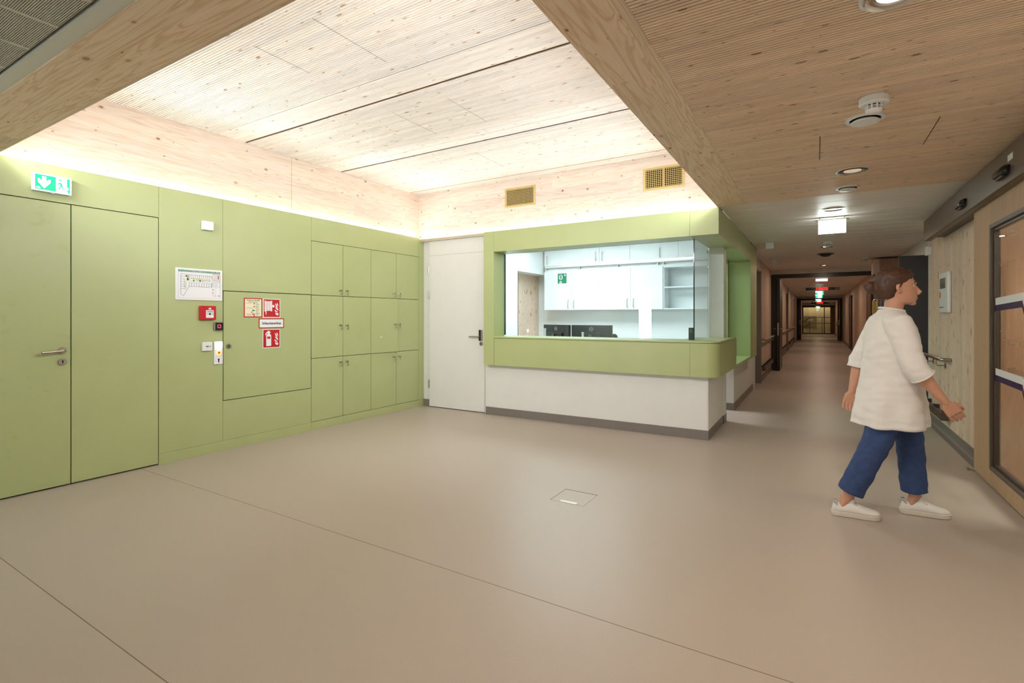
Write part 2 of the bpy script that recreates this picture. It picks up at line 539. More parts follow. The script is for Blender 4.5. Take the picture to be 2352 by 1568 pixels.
def grooved(x0, x1, y0, y1, z, thick=0.03, pitch=0.020, slot=0.006, depth=0.014):
    """acoustic board: slots run along X, cut into the underside at z"""
    mb = MB()
    prof = [(y0, z)]
    y = y0 + pitch
    while y < y1 - slot:
        prof += [(y - slot / 2, z), (y - slot / 2, z + depth), (y + slot / 2, z + depth), (y + slot / 2, z)]
        y += pitch
    prof.append((y1, z))
    n = len(prof)
    vs = [(x0, a, b) for a, b in prof] + [(x1, a, b) for a, b in prof]
    fs = [(i + 1, i, n + i, n + i + 1) for i in range(n - 1)]
    mb.add(vs, [q[::-1] for q in fs])
    mb.box(x0, x1, y0, y1, z + depth + 0.001, z + thick)
    return mb
# ================================================================== STRUCTURE
XL = -4.95        # face of the green cladding
XW = -5.03        # face of the wooden wall above it
YW = 5.66         # wooden wall above reception
ZC = 3.09         # coffer ceiling
ZL = 2.425        # low ceiling
YB = 5.50         # front of the green reception surround
XS = -0.855       # its corridor side

# ---- floor
fl = MB().box(-5.6, 1.30, -3.2, 50.0, -0.05, 0.0).build('floor', 'floor')
tag(fl, 'beige brown vinyl floor running through lobby and corridor', kind='structure')
for y, x0, x1, m in ((0.90, -4.95, 1.2, 'weld_dark'), (2.05, -4.95, 1.2, 'weld_dark'), (5.92, -0.95, 1.2, 'weld'), (7.92, -0.95, 1.2, 'weld')):
    MB().box(x0, x1, y - 0.0018, y + 0.0018, 0.0, 0.0005).build('weld_seam', m, fl)

# ---- left wall: backing, wooden upper boards, green cladding panels
wl = MB().box(-5.25, XW - 0.045, -3.2, 5.9, 0.0, 3.3).build('wall_left', 'gap')
tag(wl, 'left lobby wall clad in green panels with bare wood above', kind='structure')
MB().box(XW - 0.04, XW, 1.10, 3.549, 2.30, ZC + 0.04).build('wood_panel', 'spruce_y', wl)
MB().box(XW - 0.04, XW, 3.552, YW + 0.05, 2.30, ZC + 0.04).build('wood_panel', 'spruce_y', wl)
def gpanel(y0, y1, z0, z1, parent=wl, m='green', name='cladding_panel', bevel=0.0012):
    return MB().box(XL - 0.022, XL, y0, y1, z0, z1).build(name, m, parent, bevel=bevel)
gpanel(-3.0, 0.565, 0.0, 2.45)
gpanel(0.567, 2.1845, 2.176, 2.45)
gpanel(2.1865, 2.7435, 0.096, 2.45)
gpanel(2.7455, 3.7465, 1.560, 2.45)
gpanel(2.7455, 3.7465, 0.096, 0.482)
gpanel(3.7485, 5.566, 2.178, 2.45)
gpanel(5.568, 5.72, 0.096, 2.171)
gpanel(5.568, 5.72, 2.173, 2.45)
gpanel(2.1865, 3.7465, 0.0, 0.0945, name='plinth')
gpanel(3.7485, 5.72, 0.0, 0.0945, name='plinth')
MB().box(XW - 0.04, XL - 0.022, -3.0, 5.72, 2.38, 2.40).build('cove_floor', 'led_case', wl)

# double door hidden in the green wall
d1 = thing('door_1', (XL, 1.38, 0), 'green double leaf door flush with the left wall, no visible frame', 'door', kind='structure')
lf = MB().box(XL - 0.04, XL - 0.001, 0.571, 1.5725, 0.012, 2.170).build('leaf', 'green_smudge', d1, bevel=0.001)
MB().box(XL - 0.04, XL - 0.001, 1.5795, 2.181, 0.012, 2.170).build('leaf', 'green', d1, bevel=0.001)
h = MB(); h.disc(FL(1.523, 1.043), 0.026, -0.001, 0.010)
h.tube([(XL, 1.523, 1.043), (XL + 0.05, 1.523, 1.043), (XL + 0.062, 1.512, 1.043), (XL + 0.062, 1.385, 1.036)], 0.010, 12)
h.build('door_handle', 'steel', lf, smooth='auto')
h = MB(); h.disc(FL(1.523, 0.957), 0.027, -0.001, 0.009, sx=1.0)
h.build('escutcheon', 'steel', lf, smooth='auto')
h = MB(); h.disc(FL(1.523, 0.963), 0.006, 0.009, 0.0105); h.rect(FL(1.523, 0.957), -0.003, 0.003, -0.013, 0.004, 0.009, 0.0105)
h.build('keyhole', 'black', lf)

# ---- wooden wall above reception
wb = MB().box(-5.0, -0.86, YW + 0.045, YW + 0.12, 2.36, 3.3).build('wall_back', 'gap')
tag(wb, 'pale spruce wall strip above the reception window', kind='structure')
MB().box(XW, -3.372, YW, YW + 0.04, 2.40, ZC + 0.04).build('wood_panel', 'spruce_x', wb)
MB().box(-3.370, -0.8805, YW, YW + 0.04, 2.36, ZC + 0.04).build('wood_panel', 'spruce_x', wb)
MB().box(XL, -3.74, 5.60, 5.615, 2.395, 2.432).build('cove_lip', 'beige', wb)
MB().box(XL, -3.74, 5.615, YW + 0.01, 2.395, 2.405).build('cove_floor', 'led_case', wb)

# ---- beams framing the coffer
bf = MB().box(-5.06, -0.585, 0.845, 1.135, ZL, 3.25).build('trim_1', 'spruce_beam_x')
tag(bf, 'glulam beam across the front of the coffered ceiling', kind='structure')
br = MB().box(-0.865, -0.585, 1.1352, 5.503, ZL, 3.25).build('trim_2', 'spruce_beam_y')
tag(br, 'glulam beam running towards the corridor beside the coffer', kind='structure')

MB().box(-0.880, -0.857, 5.503, 5.70, ZL - 0.002, 3.25).build('beam_return', 'spruce_beam_y', br)

# ---- coffer ceiling: grooved acoustic boards and plain planks
ch = MB().box(-5.1, -0.8, 1.1, 5.75, ZC + 0.05, 3.3).build('ceiling_coffer', 'gap')
tag(ch, 'raised spruce ceiling of grooved boards and plain planks', kind='structure')
def plank(y0, y1, dz=0.0):
    MB().box(XW + 0.002, -0.868, y0, y1, ZC + dz, ZC + dz + 0.035).build('plank', 'spruce_ceiling', ch)
def gboard(y0, y1):
    grooved(XW + 0.004, -0.868, y0, y1, ZC, 0.035).build('grooved_board', 'spruce_ceiling', ch)
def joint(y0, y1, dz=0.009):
    MB().box(XW + 0.004, -0.868, y0, y1, ZC + dz, ZC + dz + 0.012).build('joint_shade', 'joint_brown', ch)  # dark brown strip stands in for the shade inside the open board gap
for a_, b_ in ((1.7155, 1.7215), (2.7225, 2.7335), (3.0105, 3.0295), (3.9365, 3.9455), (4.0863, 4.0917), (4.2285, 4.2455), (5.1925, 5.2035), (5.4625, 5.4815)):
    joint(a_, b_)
plank(1.137, 1.715, 0.02)
gboard(1.722, 2.722); plank(2.736, 3.010, 0.006)
gboard(3.030, 3.936); plank(3.946, 4.086, 0.006); plank(4.092, 4.228, 0.006)
gboard(4.246, 5.192); plank(5.206, 5.462, 0.006); plank(5.482, 5.655, 0.012)

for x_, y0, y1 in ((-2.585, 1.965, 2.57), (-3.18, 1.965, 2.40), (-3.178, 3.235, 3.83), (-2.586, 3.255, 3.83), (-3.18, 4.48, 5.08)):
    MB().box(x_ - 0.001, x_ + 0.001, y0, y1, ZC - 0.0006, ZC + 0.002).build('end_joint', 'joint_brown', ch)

# ---- low wooden ceiling on the right
cl = MB().box(-0.585, 1.6, -3.2, 5.50, ZL + 0.04, ZL + 0.1).build('ceiling_low', 'gap')
tag(cl, 'low spruce ceiling of finely grooved boards over the passage', kind='structure')
for a, b in ((-1.2, 1.2), (1.2, 3.6), (3.6, 5.50)):
    grooved(-0.584, 1.35, a, b, ZL, 0.035).build('grooved_board', 'spruce_ceiling_low', cl)
MB().box(0.018, 0.022, 3.68, 4.22, ZL - 0.0012, ZL + 0.001).build('access_panel_joint', 'gap', cl)
MB().box(0.594, 0.597, 3.66, 4.20, ZL - 0.0012, ZL + 0.001).build('access_panel_joint', 'gap', cl)
MB().box(0.024, 0.075, 4.185, 4.20, ZL - 0.0012, ZL + 0.001).build('type_label', 'white_pl', cl)
MB().box(-5.25, 1.6, -3.2, -1.2, ZL + 0.02, ZL + 0.06).build('plain_board', 'white_wall', cl)

# ---- slotted metal ceiling in the near left corner
cs = MB().box(-5.1, -0.585, -1.2, 0.845, ZL + 0.05, ZL + 0.1).build('ceiling_slotted', 'gap')
tag(cs, 'grey slotted metal tile ceiling in the near left corner', kind='structure')
MB().box(-5.05, -0.586, 0.785, 0.8445, ZL + 0.005, ZL + 0.03).build('edge_rim', 'metal_rim', cs)
x = -5.03
while x < -0.62:
    tl = grooved(x + 0.011, min(x + 0.299, -0.6), -1.19, 0.772, ZL + 0.012, 0.03, 0.0068, 0.0029, 0.010).build('ceiling_tile', 'metal_slot', cs)
    MB().box(x - 0.010, x + 0.0105, -1.19, 0.772, ZL + 0.0115, ZL + 0.03).build('tile_border', 'metal_slot', tl)
    x += 0.310

# ---- corridor ceiling: enamelled planks across the corridor
cc = MB().box(-0.852, 1.42, 5.5, 48.0, ZL + 0.05, ZL + 0.1).build('ceiling_corridor', 'gap')
tag(cc, 'pale enamelled metal plank ceiling of the corridor', kind='structure')
pm = None
for i in range(128):
    y = 5.503 + i * 0.332
    if pm is None:
        pm = MB().box(-0.852, 1.33, y, y + 0.328, ZL + 0.004, ZL + 0.02).build('ceiling_plank', 'metal_ceiling', cc, bevel=0.005, segs=1)
        src = pm
    else:
        o = src.copy(); COL.objects.link(o); o.location = (0, i * 0.332, 0)
MB().box(-0.96, -0.853, 9.3, 47.5, ZL + 0.002, ZL + 0.02).build('edge_rim', 'metal_ceiling', cc)

# ---- cove light strips round the coffer
def led(label, axis, a0, a1, c, z, d, w=0.016, h=0.030, elev=20, power=COVE_P):
    """wedge shaped lit profile: back face to the wall, slanted lit face to the room (direction d = +1/-1 on the other axis)"""
    sec = [(c, z), (c + d * w, z), (c + d * 0.004, z + h), (c, z + h)]
    mb = MB()
    P = (lambda t, q: (q[0], t, q[1])) if axis == 'Y' else (lambda t, q: (t, q[0], q[1]))
    mb.add([P(a0, q) for q in sec] + [P(a1, q) for q in sec], [(0, 1, 2, 3), (7, 6, 5, 4), (0, 4, 5, 1), (1, 5, 6, 2), (2, 6, 7, 3), (3, 7, 4, 0)])
    t = mb.build('led_strip', 'led')
    ad_ = bpy.data.lights.new('strip_beam', 'AREA')
    ad_.shape = 'RECTANGLE'; ad_.size = abs(a1 - a0); ad_.size_y = 0.012
    ad_.energy = power; ad_.color = (0.885, 0.945, 1.0); ad_.spread = math.radians(110)
    lo = bpy.data.objects.new('strip_beam', ad_); COL.objects.link(lo)
    el_ = math.radians(elev)
    side = V((d, 0, 0)) if axis == 'Y' else V((0, d, 0))
    dirn = (side * math.cos(el_) + V((0, 0, math.sin(el_)))).normalized()
    xax = V((0, 1, 0)) if axis == 'Y' else V((1, 0, 0))
    zax = -dirn; yax = zax.cross(xax)
    m4 = Matrix((xax, yax, zax)).transposed().to_4x4()
    c2 = c + d * (w + 0.004)
    m4.translation = V((c2, (a0 + a1) / 2, z + h * 0.75)) if axis == 'Y' else V(((a0 + a1) / 2, c2, z + h * 0.75))
    lo.parent = t; lo.matrix_basis = m4
    return tag(t, label, 'light strip', 'light strips round the coffered ceiling')
led('white light strip glowing along the top of the green locker wall', 'Y', 1.14, 5.56, XW + 0.012, 2.424, 1)
led('white light strip glowing above the white door and reception window', 'X', -4.90, -0.90, YW - 0.012, 2.4055, -1)
led('light strip on the hidden inner side of the front glulam beam, mirrored in the glass', 'X', -4.9, -0.90, 1.1355, 2.452, 1, 0.010, elev=-6, power=BEAM_P)
led('light strip on the hidden inner side of the corridor side glulam beam', 'Y', 1.17, 5.47, -0.8655, 2.455, -1, 0.010, elev=-6, power=BEAM_P)

# ---- white door beside the lockers
d2 = thing('door_2', (-4.35, 5.66, 0), 'white hinged door between the lockers and the reception window', 'door', kind='structure')
MB().box(-4.949, -4.83, 5.68, 5.74, 0.10, 2.40).build('frame', 'white', d2)
MB().box(-4.949, -4.82, 5.672, 5.70, 0.0, 0.10).build('skirting', 'grey_skirt', d2)
MB().box(-4.83, -3.80, 5.70, 5.74, 2.19, 2.40).build('transom', 'white', d2)
lf = MB().box(-4.815, -3.845, 5.645, 5.69, 0.010, 2.394).build('leaf', 'white', d2, bevel=0.002)
MB().box(-4.81, -3.85, 5.6438, 5.646, 2.186, 2.1885).build('top_groove', 'grey_jamb', lf)
fr_ = MB(); fr_.box(-3.843, -3.825, 5.655, 5.74, 0.0, 2.40); fr_.box(-3.825, -3.80, 5.642, 5.74, 0.0, 2.40)
fr_.build('frame', 'white', d2, bevel=0.002)
for z in (0.33, 1.62, 1.98):
    MB().tube([(-4.82, 5.640, z - 0.06), (-4.82, 5.640, z + 0.06)], 0.010, 10).build('hinge', 'steel', d2, smooth='auto')
h = MB(); h.rect(FB(-3.905, 1.052, 5.645), -0.026, 0.004, -0.075, 0.075, 0, 0.018); h.build('card_reader', 'black', lf, bevel=0.004)
h = MB(); h.rect(FB(-3.905, 1.052, 5.645), 0.0045, 0.028, -0.075, 0.075, 0, 0.017); h.build('escutcheon', 'steel', lf, bevel=0.004)
h = MB(); h.tube([(-3.912, 5.63, 1.035), (-3.912, 5.595, 1.035), (-3.925, 5.583, 1.035), (-4.062, 5.583, 1.032)], 0.009, 12); h.build('door_handle', 'steel', lf, smooth='auto')
h = MB(); h.disc(FB(-3.897, 0.938, 5.645), 0.027, 0, 0.010); h.build('escutcheon', 'steel', lf, smooth='auto')
h = MB(); h.disc(FB(-3.903, 0.944, 5.645), 0.006, 0.010, 0.0115, 12); h.rect(FB(-3.903, 0.938, 5.645), -0.003, 0.003, -0.012, 0.004, 0.010, 0.0115); h.build('keyhole', 'black', lf)

# ---- closing walls behind the camera and to the right (bounce the light back)
wf = MB().box(-5.3, 1.6, -3.2, -3.0, 0.0, 2.6).build('wall_front', 'white_wall')
tag(wf, 'white end wall of the lobby', kind='structure')
w9 = thing('window_3', (-4.2, -3.0, 0), 'tall narrow bright window mirrored in the reception glass', 'window', kind='structure')
MB().box(-4.42, -4.05, -3.0, -2.985, 0.1, 2.18).build('pane', 'daylight', w9)
b = MB(); b.border(frame((-4.235, -3.0, 1.14), (-1, 0, 0), (0, 1, 0)), -0.235, 0.235, -1.09, 1.09, 0.05, 0.0, 0.03); b.build('window_frame', 'grey_jamb', w9)

wr = thing('wall_right', (1.24, 6.9, 0), 'right wall of upright spruce boards between sliding door and corridor niche', 'wall', kind='structure')
MB().box(1.24, 1.44, -3.0, 4.05, 0.0, 2.6).build('wall_body', 'white_wall', wr)
for i in range(5):
    a = 5.55 + i * 0.55
    MB().box(1.24, 1.40, a, min(a + 0.5485, 8.30), 0.085, 2.60).build('wood_panel', 'spruce_wall_z', wr)
bm_ = MB()
fr = frame((0, 5.55, 0), (1, 0, 0), (0, 1, 0))
bm_.prism(frame((0, 8.30, 0), (1, 0, 0), (0, -1, 0)), [(1.16, 0.0006), (1.30, 0.0006), (1.30, 0.09), (1.232, 0.09), (1.232, 0.045), (1.224, 0.02), (1.205, 0.006)], 0.0, 2.75)
b = bm_.build('baseboard_right', 'grey_skirt')
tag(b, 'grey coved skirting along the right spruce wall', kind='structure')

# niche behind the right spruce wall
wn_ = MB(); wn_.box(1.33, 1.40, 8.95, 13.85, 0.0, 2.6); wn_.box(1.24, 2.6, 8.30, 8.34, 0.0, 2.6)
tag(wn_.build('wall_niche', 'white_wall'), 'plain side wall of the corridor niche behind the anthracite door', kind='structure')
wr2 = thing('wall_corridor_right', (1.22, 30, 0), 'right corridor wall of warm wood beyond the fire door', 'wall', kind='structure')
for i in range(12):
    a = 13.9 + i * 2.75
    MB().box(1.22, 1.34, a, a + 2.748, 0.10, 2.6).build('wood_panel', 'spruce_corr', wr2)
MB().box(1.19, 1.34, 13.9, 46.9, 0.0, 0.099).build('skirting', 'grey_skirt', wr2)

# left corridor wall
wc = thing('wall_corridor_left', (-0.95, 28, 0), 'left corridor wall of warm spruce panels with door recesses', 'wall', kind='structure')
def cpan(a, b):
    y = a
    while y < b - 0.01:
        e = min(y + 1.25, b)
        MB().box(-1.05, -0.95, y, e - 0.002, 0.10, 2.6).build('wood_panel', 'spruce_corr', wc)
        MB().box(-1.05, -0.935, y, e, 0.0, 0.099).build('skirting', 'grey_skirt', wc)
        y = e
cpan(11.10, 14.9); cpan(16.1, 21.0); cpan(22.1, 28.0); cpan(29.1, 33.2); cpan(33.2, 47.0)
MB().box(-1.20, -1.10, 10.0, 47.0, 0.0, 2.6).build('wall_body', 'white_wall', wc)
# recessed corridor doors
for k, (a, b_, lab) in enumerate(((10.10, 11.00, 'grey door recess right after the green corridor window'), (15.0, 16.0, 'first door recess behind the open fire door'), (21.05, 22.05, 'second door recess behind the open fire door'), (28.05, 29.05, 'far door recess before the second fire door frame'))):
    d = thing('door_%d' % (3 + k), (-1.0, a, 0), lab, 'door', kind='structure')
    MB().box(-1.06, -0.93, b_, b_ + 0.10, 0.0, 2.6 if k else 2.20).build('jamb', 'grey_jamb', d)
    MB().box(-1.06, -0.95, a - 0.02, a, 0.0, 2.6).build('jamb', 'white', d)
    MB().box(-1.10, -1.03, a, b_, 0.0, 2.15).build('leaf', 'dark_door' if k else 'grey_jamb', d)
    MB().box(-1.06, -0.95, a, b_ + 0.1, 2.2, 2.6).build('lintel', 'white_wall', d)
# ================================================================== RECEPTION
ZT, ZS, ZK, ZKB = 2.420, 2.152, 1.047, 0.672      # surround top, soffit, counter top, counter bottom
w1 = thing('window_1', (-2.3, YB, ZS), 'green framed reception window with clear glass panes', 'window', kind='structure')
MB().box(-3.762, -3.602, YB, 5.76, ZKB, ZT).build('post_panel', 'green', w1, bevel=0.0012)
MB().box(-3.600, -1.142, YB, YB + 0.022, ZS, ZT).build('fascia_panel', 'green', w1, bevel=0.0012)
MB().box(-1.140, XS, YB, YB + 0.022, ZS, ZT).build('fascia_panel', 'green', w1, bevel=0.0012)
MB().box(XS - 0.022, XS, YB + 0.0225, 9.32, ZS, ZL + 0.003).build('fascia_panel', 'green', w1, bevel=0.0012)
MB().box(-3.600, -1.142, YB + 0.0225, 5.83, ZS + 0.001, ZS + 0.02).build('soffit_panel', 'green', w1)
MB().box(-1.140, XS - 0.0225, YB + 0.0225, 9.30, ZS + 0.001, ZS + 0.02).build('soffit_panel', 'green', w1)
MB().box(-3.73, -0.88, 5.615, 5.625, 2.30, 2.405).build('cove_back', 'led_case', w1)
MB().box(-3.73, -0.88, YB + 0.023, YW, 2.385, 2.404).build('cove_floor', 'led_case', w1)
MB().box(-3.7615, -3.601, 5.761, 5.80, 1.06, ZS).build('reveal_edge', 'glass_edge', w1)
MB().box(-3.600, -1.150, 5.735, 5.747, ZK + 0.001, ZS).build('glass_pane', 'glass', w1)
MB().box(-1.149, -1.139, 5.733, 5.749, ZK + 0.001, ZS).build('glass_edge', 'glass_edge', w1)
MB().box(-1.149, -1.139, 5.750, 6.587, ZK + 0.001, ZS).build('glass_pane', 'glass', w1)

rc = thing('reception_counter', (-2.3, 5.6, 0), 'green and white reception counter with rounded corner', 'counter')
MB().box(-3.600, -1.142, YB + 0.006, YB + 0.03, ZKB, ZK - 0.022).build('front_panel', 'green', rc, bevel=0.0012)
R_ = 0.13
def corner_path(off, x0, y1):
    cx_, cy_ = XS - R_, YB + R_
    pts = [(x0, YB + off)]
    for i in range(13):
        a = -math.pi / 2 + math.pi / 2 * i / 12
        pts.append((cx_ + (R_ - off) * math.cos(a), cy_ + (R_ - off) * math.sin(a)))
    pts.append((XS - off, y1))
    return pts
outer = corner_path(0.006, -1.140, 6.80)
inner = corner_path(0.030, -1.140, 6.80)
FZ = lambda z: frame((0, 0, z), (1, 0, 0), (0, 0, 1))
MB().prism(FZ(0), outer + inner[::-1], ZKB, ZK - 0.022).build('corner_panel', 'green', rc, smooth='auto')
MB().prism(FZ(0), corner_path(0.014, -3.598, 6.79) + corner_path(0.032, -3.598, 6.79)[::-1], ZK - 0.0215, ZK - 0.0185).build('shadow_gap', 'gap', rc)
top = corner_path(0.0, -3.600, 6.815)
MB().prism(FZ(0), top + [(-0.962, 6.815), (-0.962, 6.585), (-1.30, 6.585), (-1.30, 6.0), (-3.600, 6.0)], ZK - 0.018, ZK).build('counter_top', 'green', rc, bevel=0.0015)
MB().prism(FZ(0), corner_path(0.02, -3.600, 6.80) + [(-0.962, 6.80), (-0.962, 6.585), (-0.974, 6.585), (-0.974, 5.61), (-3.60, 5.61)], ZKB + 0.003, ZKB + 0.012).build('bottom_panel', 'green', rc)
MB().box(-0.88, XS + 0.002, 6.801, 6.815, ZKB - 0.002, ZK - 0.019).build('end_strip', 'beige', rc)
MB().box(-3.799, -0.985, 5.615, 5.70, 0.10, ZKB + 0.003).build('pedestal', 'white', rc, bevel=0.002)
MB().box(-0.984, -0.975, 5.615, 6.585, 0.10, ZKB + 0.003).build('pedestal_side', 'white', rc, bevel=0.001)
sk = MB(); sk.box(-3.80, -0.972, 5.608, 5.70, 0.0, 0.0995); sk.box(-0.99, -0.972, 5.70, 6.585, 0.0, 0.0995)
sk.build('plinth', 'grey_skirt', rc)

pl = thing('wall_pillar', (-1.05, 6.63, 0), 'white pillar behind the end of the reception counter', 'pillar', kind='structure')
MB().box(-1.137, -0.966, 6.588, 6.79, 0.10, ZS).build('pillar_body', 'white', pl, bevel=0.002)
MB().box(-1.137, -0.962, 6.588, 6.79, 0.0, 0.0995).build('skirting', 'grey_skirt', pl)

# corridor side of the green surround
w2 = thing('window_2', (-0.9, 8.0, ZKB), 'green framed corridor window beside the reception counter', 'window', kind='structure')
MB().box(XS - 0.022, XS, 8.42, 9.32, ZKB - 0.006, ZS - 0.001).build('frame_panel', 'green', w2, bevel=0.001)
MB().box(-1.16, XS - 0.023, 8.42, 8.442, ZKB + 0.034, ZS - 0.001).build('jamb_panel', 'green', w2)
MB().box(-1.16, XS, 6.82, 8.419, ZKB, ZKB + 0.034).build('sill_panel', 'green', w2, bevel=0.001)
MB().box(-1.19, -1.178, 6.80, 8.42, ZKB + 0.035, ZS).build('glass_pane', 'glass_green', w2)
gm = MB(); gm.box(-1.20, -1.165, 8.36, 8.419, ZKB + 0.035, ZS); gm.box(-1.20, -1.165, 6.80, 8.419, ZS - 0.03, ZS - 0.001)
gm.build('window_frame', 'green', w2)
wk = thing('wall_corridor_window', (-0.98, 8.8, 0), 'white wall below the green corridor window with grey skirting', 'wall', kind='structure')
MB().box(-1.30, -0.985, 7.60, 9.97, 0.10, ZKB - 0.007).build('wall_body', 'white', wk)
MB().box(-1.30, -0.985, 9.33, 9.97, ZKB, 2.6).build('wall_body', 'white', wk)
MB().box(-1.30, -0.976, 7.59, 9.97, 0.0, 0.0995).build('skirting', 'grey_skirt', wk)
MB().box(-1.30, -0.955, 9.975, 10.07, 0.0, 2.6).build('corner_post', 'white', wk)

# ---- office behind the glass
wo = thing('wall_office', (-3.2, 9.6, 0), 'white office back wall seen through the reception glass', 'wall', kind='structure')
MB().box(-5.2, -0.99, 9.55, 9.65, 0.0, 2.9).build('wall_body', 'office_white', wo)
MB().box(-4.9, -4.80, 5.78, 8.17, 0.0, 2.9).build('wall_body', 'office_white', wo)
MB().box(-5.2, -4.80, 8.17, 9.55, 2.17, 2.9).build('lintel', 'office_white', wo)
MB().box(-5.2, -5.10, 8.15, 9.55, 0.0, 2.17).build('wood_panel', 'spruce_wall_z', wo)
MB().box(-5.1, -4.80, 8.15, 8.17, 0.0, 2.17).build('reveal', 'office_white', wo)
MB().box(-4.9, -3.80, 5.765, 5.80, 0.0, 2.9).build('wall_body', 'office_white', wo)
MB().box(-1.40, -1.205, 8.43, 9.55, 0.0, 2.9).build('wall_body', 'office_white', wo)
cf = MB().box(-5.2, -0.90, 5.80, 9.55, 2.80, 2.85).build('ceiling_office', 'office_white')
tag(cf, 'white office ceiling behind the reception window', kind='structure')
op = thing('ceiling_light', (-3.5, 7.5, 2.8), 'flat cool white light panel on the office ceiling', 'ceiling light')
MB().box(-4.5, -2.5, 6.9, 8.1, 2.775, 2.785).build('diffuser', 'office_panel', op)
b = MB(); b.border(FD(-3.5, 7.5, 2.80), -1.03, 1.03, -0.63, 0.63, 0.03, 0.0, 0.03); b.build('frame', 'white_pl', op)

# wall cabinets: two rows of doors
YC = 9.20
def cabinet(x0, x1, z0, z1, label, handles, sign=False):
    c = thing('wall_cabinet', ((x0 + x1) / 2, YC, z0), label, 'cabinet', 'white wall cabinets in the office')
    MB().box(x0 + 0.001, x1 - 0.001, YC, 9.549, z0, z1).build('body', 'office_white', c)
    d = MB().box(x0 + 0.002, x1 - 0.002, YC - 0.02, YC - 0.001, z0 + 0.001, z1 - 0.002).build('cabinet_door', 'office_white', c, bevel=0.0015)
    for hx, hz in handles:
        MB().tube([(hx, YC - 0.02, hz - 0.085), (hx, YC - 0.045, hz - 0.075), (hx, YC - 0.05, hz - 0.06), (hx, YC - 0.05, hz + 0.06), (hx, YC - 0.045, hz + 0.075), (hx, YC - 0.02, hz + 0.085)], 0.006, 8).build('handle', 'steel', d, smooth='auto')
    return c
ex = [-4.775, -4.171, -3.566, -2.965, -2.370]
low = ['lower wall cabinet carrying the green mask sign, leftmost in the office', 'second lower wall cabinet from the wooden office recess', 'third lower wall cabinet from the wooden office recess', 'lower wall cabinet next to the open office shelf']
hs = [[(ex[1] - 0.06, 1.555)], [(ex[1] + 0.06, 1.555)], [(ex[3] - 0.06, 1.56)], [(ex[3] + 0.06, 1.56)]]
for i in range(4):
    cabinet(ex[i], ex[i + 1], 1.442, 2.215, low[i], hs[i])
ux = [-4.775, -3.58, -2.98, -2.10, -1.5]
upl = ['wide upper wall cabinet above the green mask sign', 'narrow upper wall cabinet with its handle at its left edge', 'upper wall cabinet with its handle near the open shelf', 'upper wall cabinet above the open office shelf, no handle in view']
uh = [[(-4.70, 2.46), (-3.65, 2.47)], [(-3.52, 2.47)], [(-2.42, 2.47)], []]
for i in range(4):
    cabinet(ux[i], ux[i + 1], 2.335, 2.79, upl[i], uh[i])
rl = thing('lamp_rail', (-3.1, YC - 0.03, 2.27), 'thin metal rail with clips between the office cabinet rows', 'rail')
MB().tube([(-4.78, YC - 0.05, 2.285), (-1.55, YC - 0.05, 2.285)], 0.009, 8).build('rod', 'steel', rl, smooth='auto')
for x in (-4.70, -3.98, -3.2, -2.45, -2.35):
    MB().box(x - 0.012, x + 0.012, YC - 0.065, YC + 0.0, 2.255, 2.285).build('clip', 'steel', rl, bevel=0.003)
MB().box(-4.77, -1.5, YC, 9.549, 2.216, 2.334).build('back_board', 'office_white', rl)
sh = thing('open_shelf', (-1.9, YC, 1.442), 'open white shelf unit at the right end of the office cabinets', 'shelf')
for (a, b_, c, d_) in ((-2.368, -2.35, 1.442, 2.215), (-1.50, -1.48, 1.442, 2.215)):
    MB().box(a, b_, YC, 9.549, c, d_).build('side_panel', 'office_white', sh)
for z in (1.442, 1.83, 2.196):
    MB().box(-2.35, -1.50, YC + (0.01 if z == 1.83 else 0), 9.549, z, z + 0.019).build('shelf_board', 'office_white', sh)
lc = thing('wall_cabinet', (-4.62, 7.0, 1.42), 'white wall cabinet on the left office wall near the green jamb', 'cabinet', 'white wall cabinets in the office')
MB().box(-4.799, -4.45, 6.3, 7.0, 1.40, 2.16).build('body', 'office_white', lc)
MB().box(-4.449, -4.43, 6.302, 6.998, 1.401, 2.159).build('cabinet_door', 'office_white', lc, bevel=0.0015)

# green mask sign on the first lower cabinet door
fs = FB(-4.37, 2.075, YC - 0.0205)
sg = thing('safety_sign', (-4.37, YC - 0.021, 1.98), 'square green sign with white mask and cross on an office cabinet', 'sign')
MB().rect(fs, -0.098, 0.098, -0.10, 0.10, 0, 0.002).build('plate', 'green_print', sg)
p = MB()
p.ring(FB(-4.40, 2.10, YC - 0.0225), 0.036, 0.044, 0, 0.001, 20, 1.0, 1.2)
p.border(fs, -0.06, 0.00, 0.0, 0.045, 0.007, 0.002, 0.003)
p.ring(FB(-4.40, 2.00, YC - 0.0225), 0.012, 0.026, 0, 0.001, 16)
p.rect(fs, 0.040, 0.085, 0.058, 0.073, 0.002, 0.003); p.rect(fs, 0.055, 0.070, 0.043, 0.088, 0.002, 0.003)
p.build('pictogram', 'white_print', sg)

# switches on the wooden office recess
for nm, y, z, h_, lab in (('light_switch', 8.33, 1.27, 0.05, 'small white switch on the wooden office recess, upper one'), ('light_switch', 8.33, 1.02, 0.14, 'tall white socket strip on the wooden office recess, lower one')):
    t = thing(nm, (-5.10, y, z), lab, 'switch')
    MB().rect(FL(y, z, -5.10), -0.04, 0.04, -h_ / 2 - 0.02, h_ / 2 + 0.02, 0, 0.012).build('cover', 'white_pl', t, bevel=0.003)
    MB().rect(FL(y, z, -5.10), -0.026, 0.026, -h_ / 2, h_ / 2, 0.012, 0.018).build('rocker', 'grey_print', t, bevel=0.002)

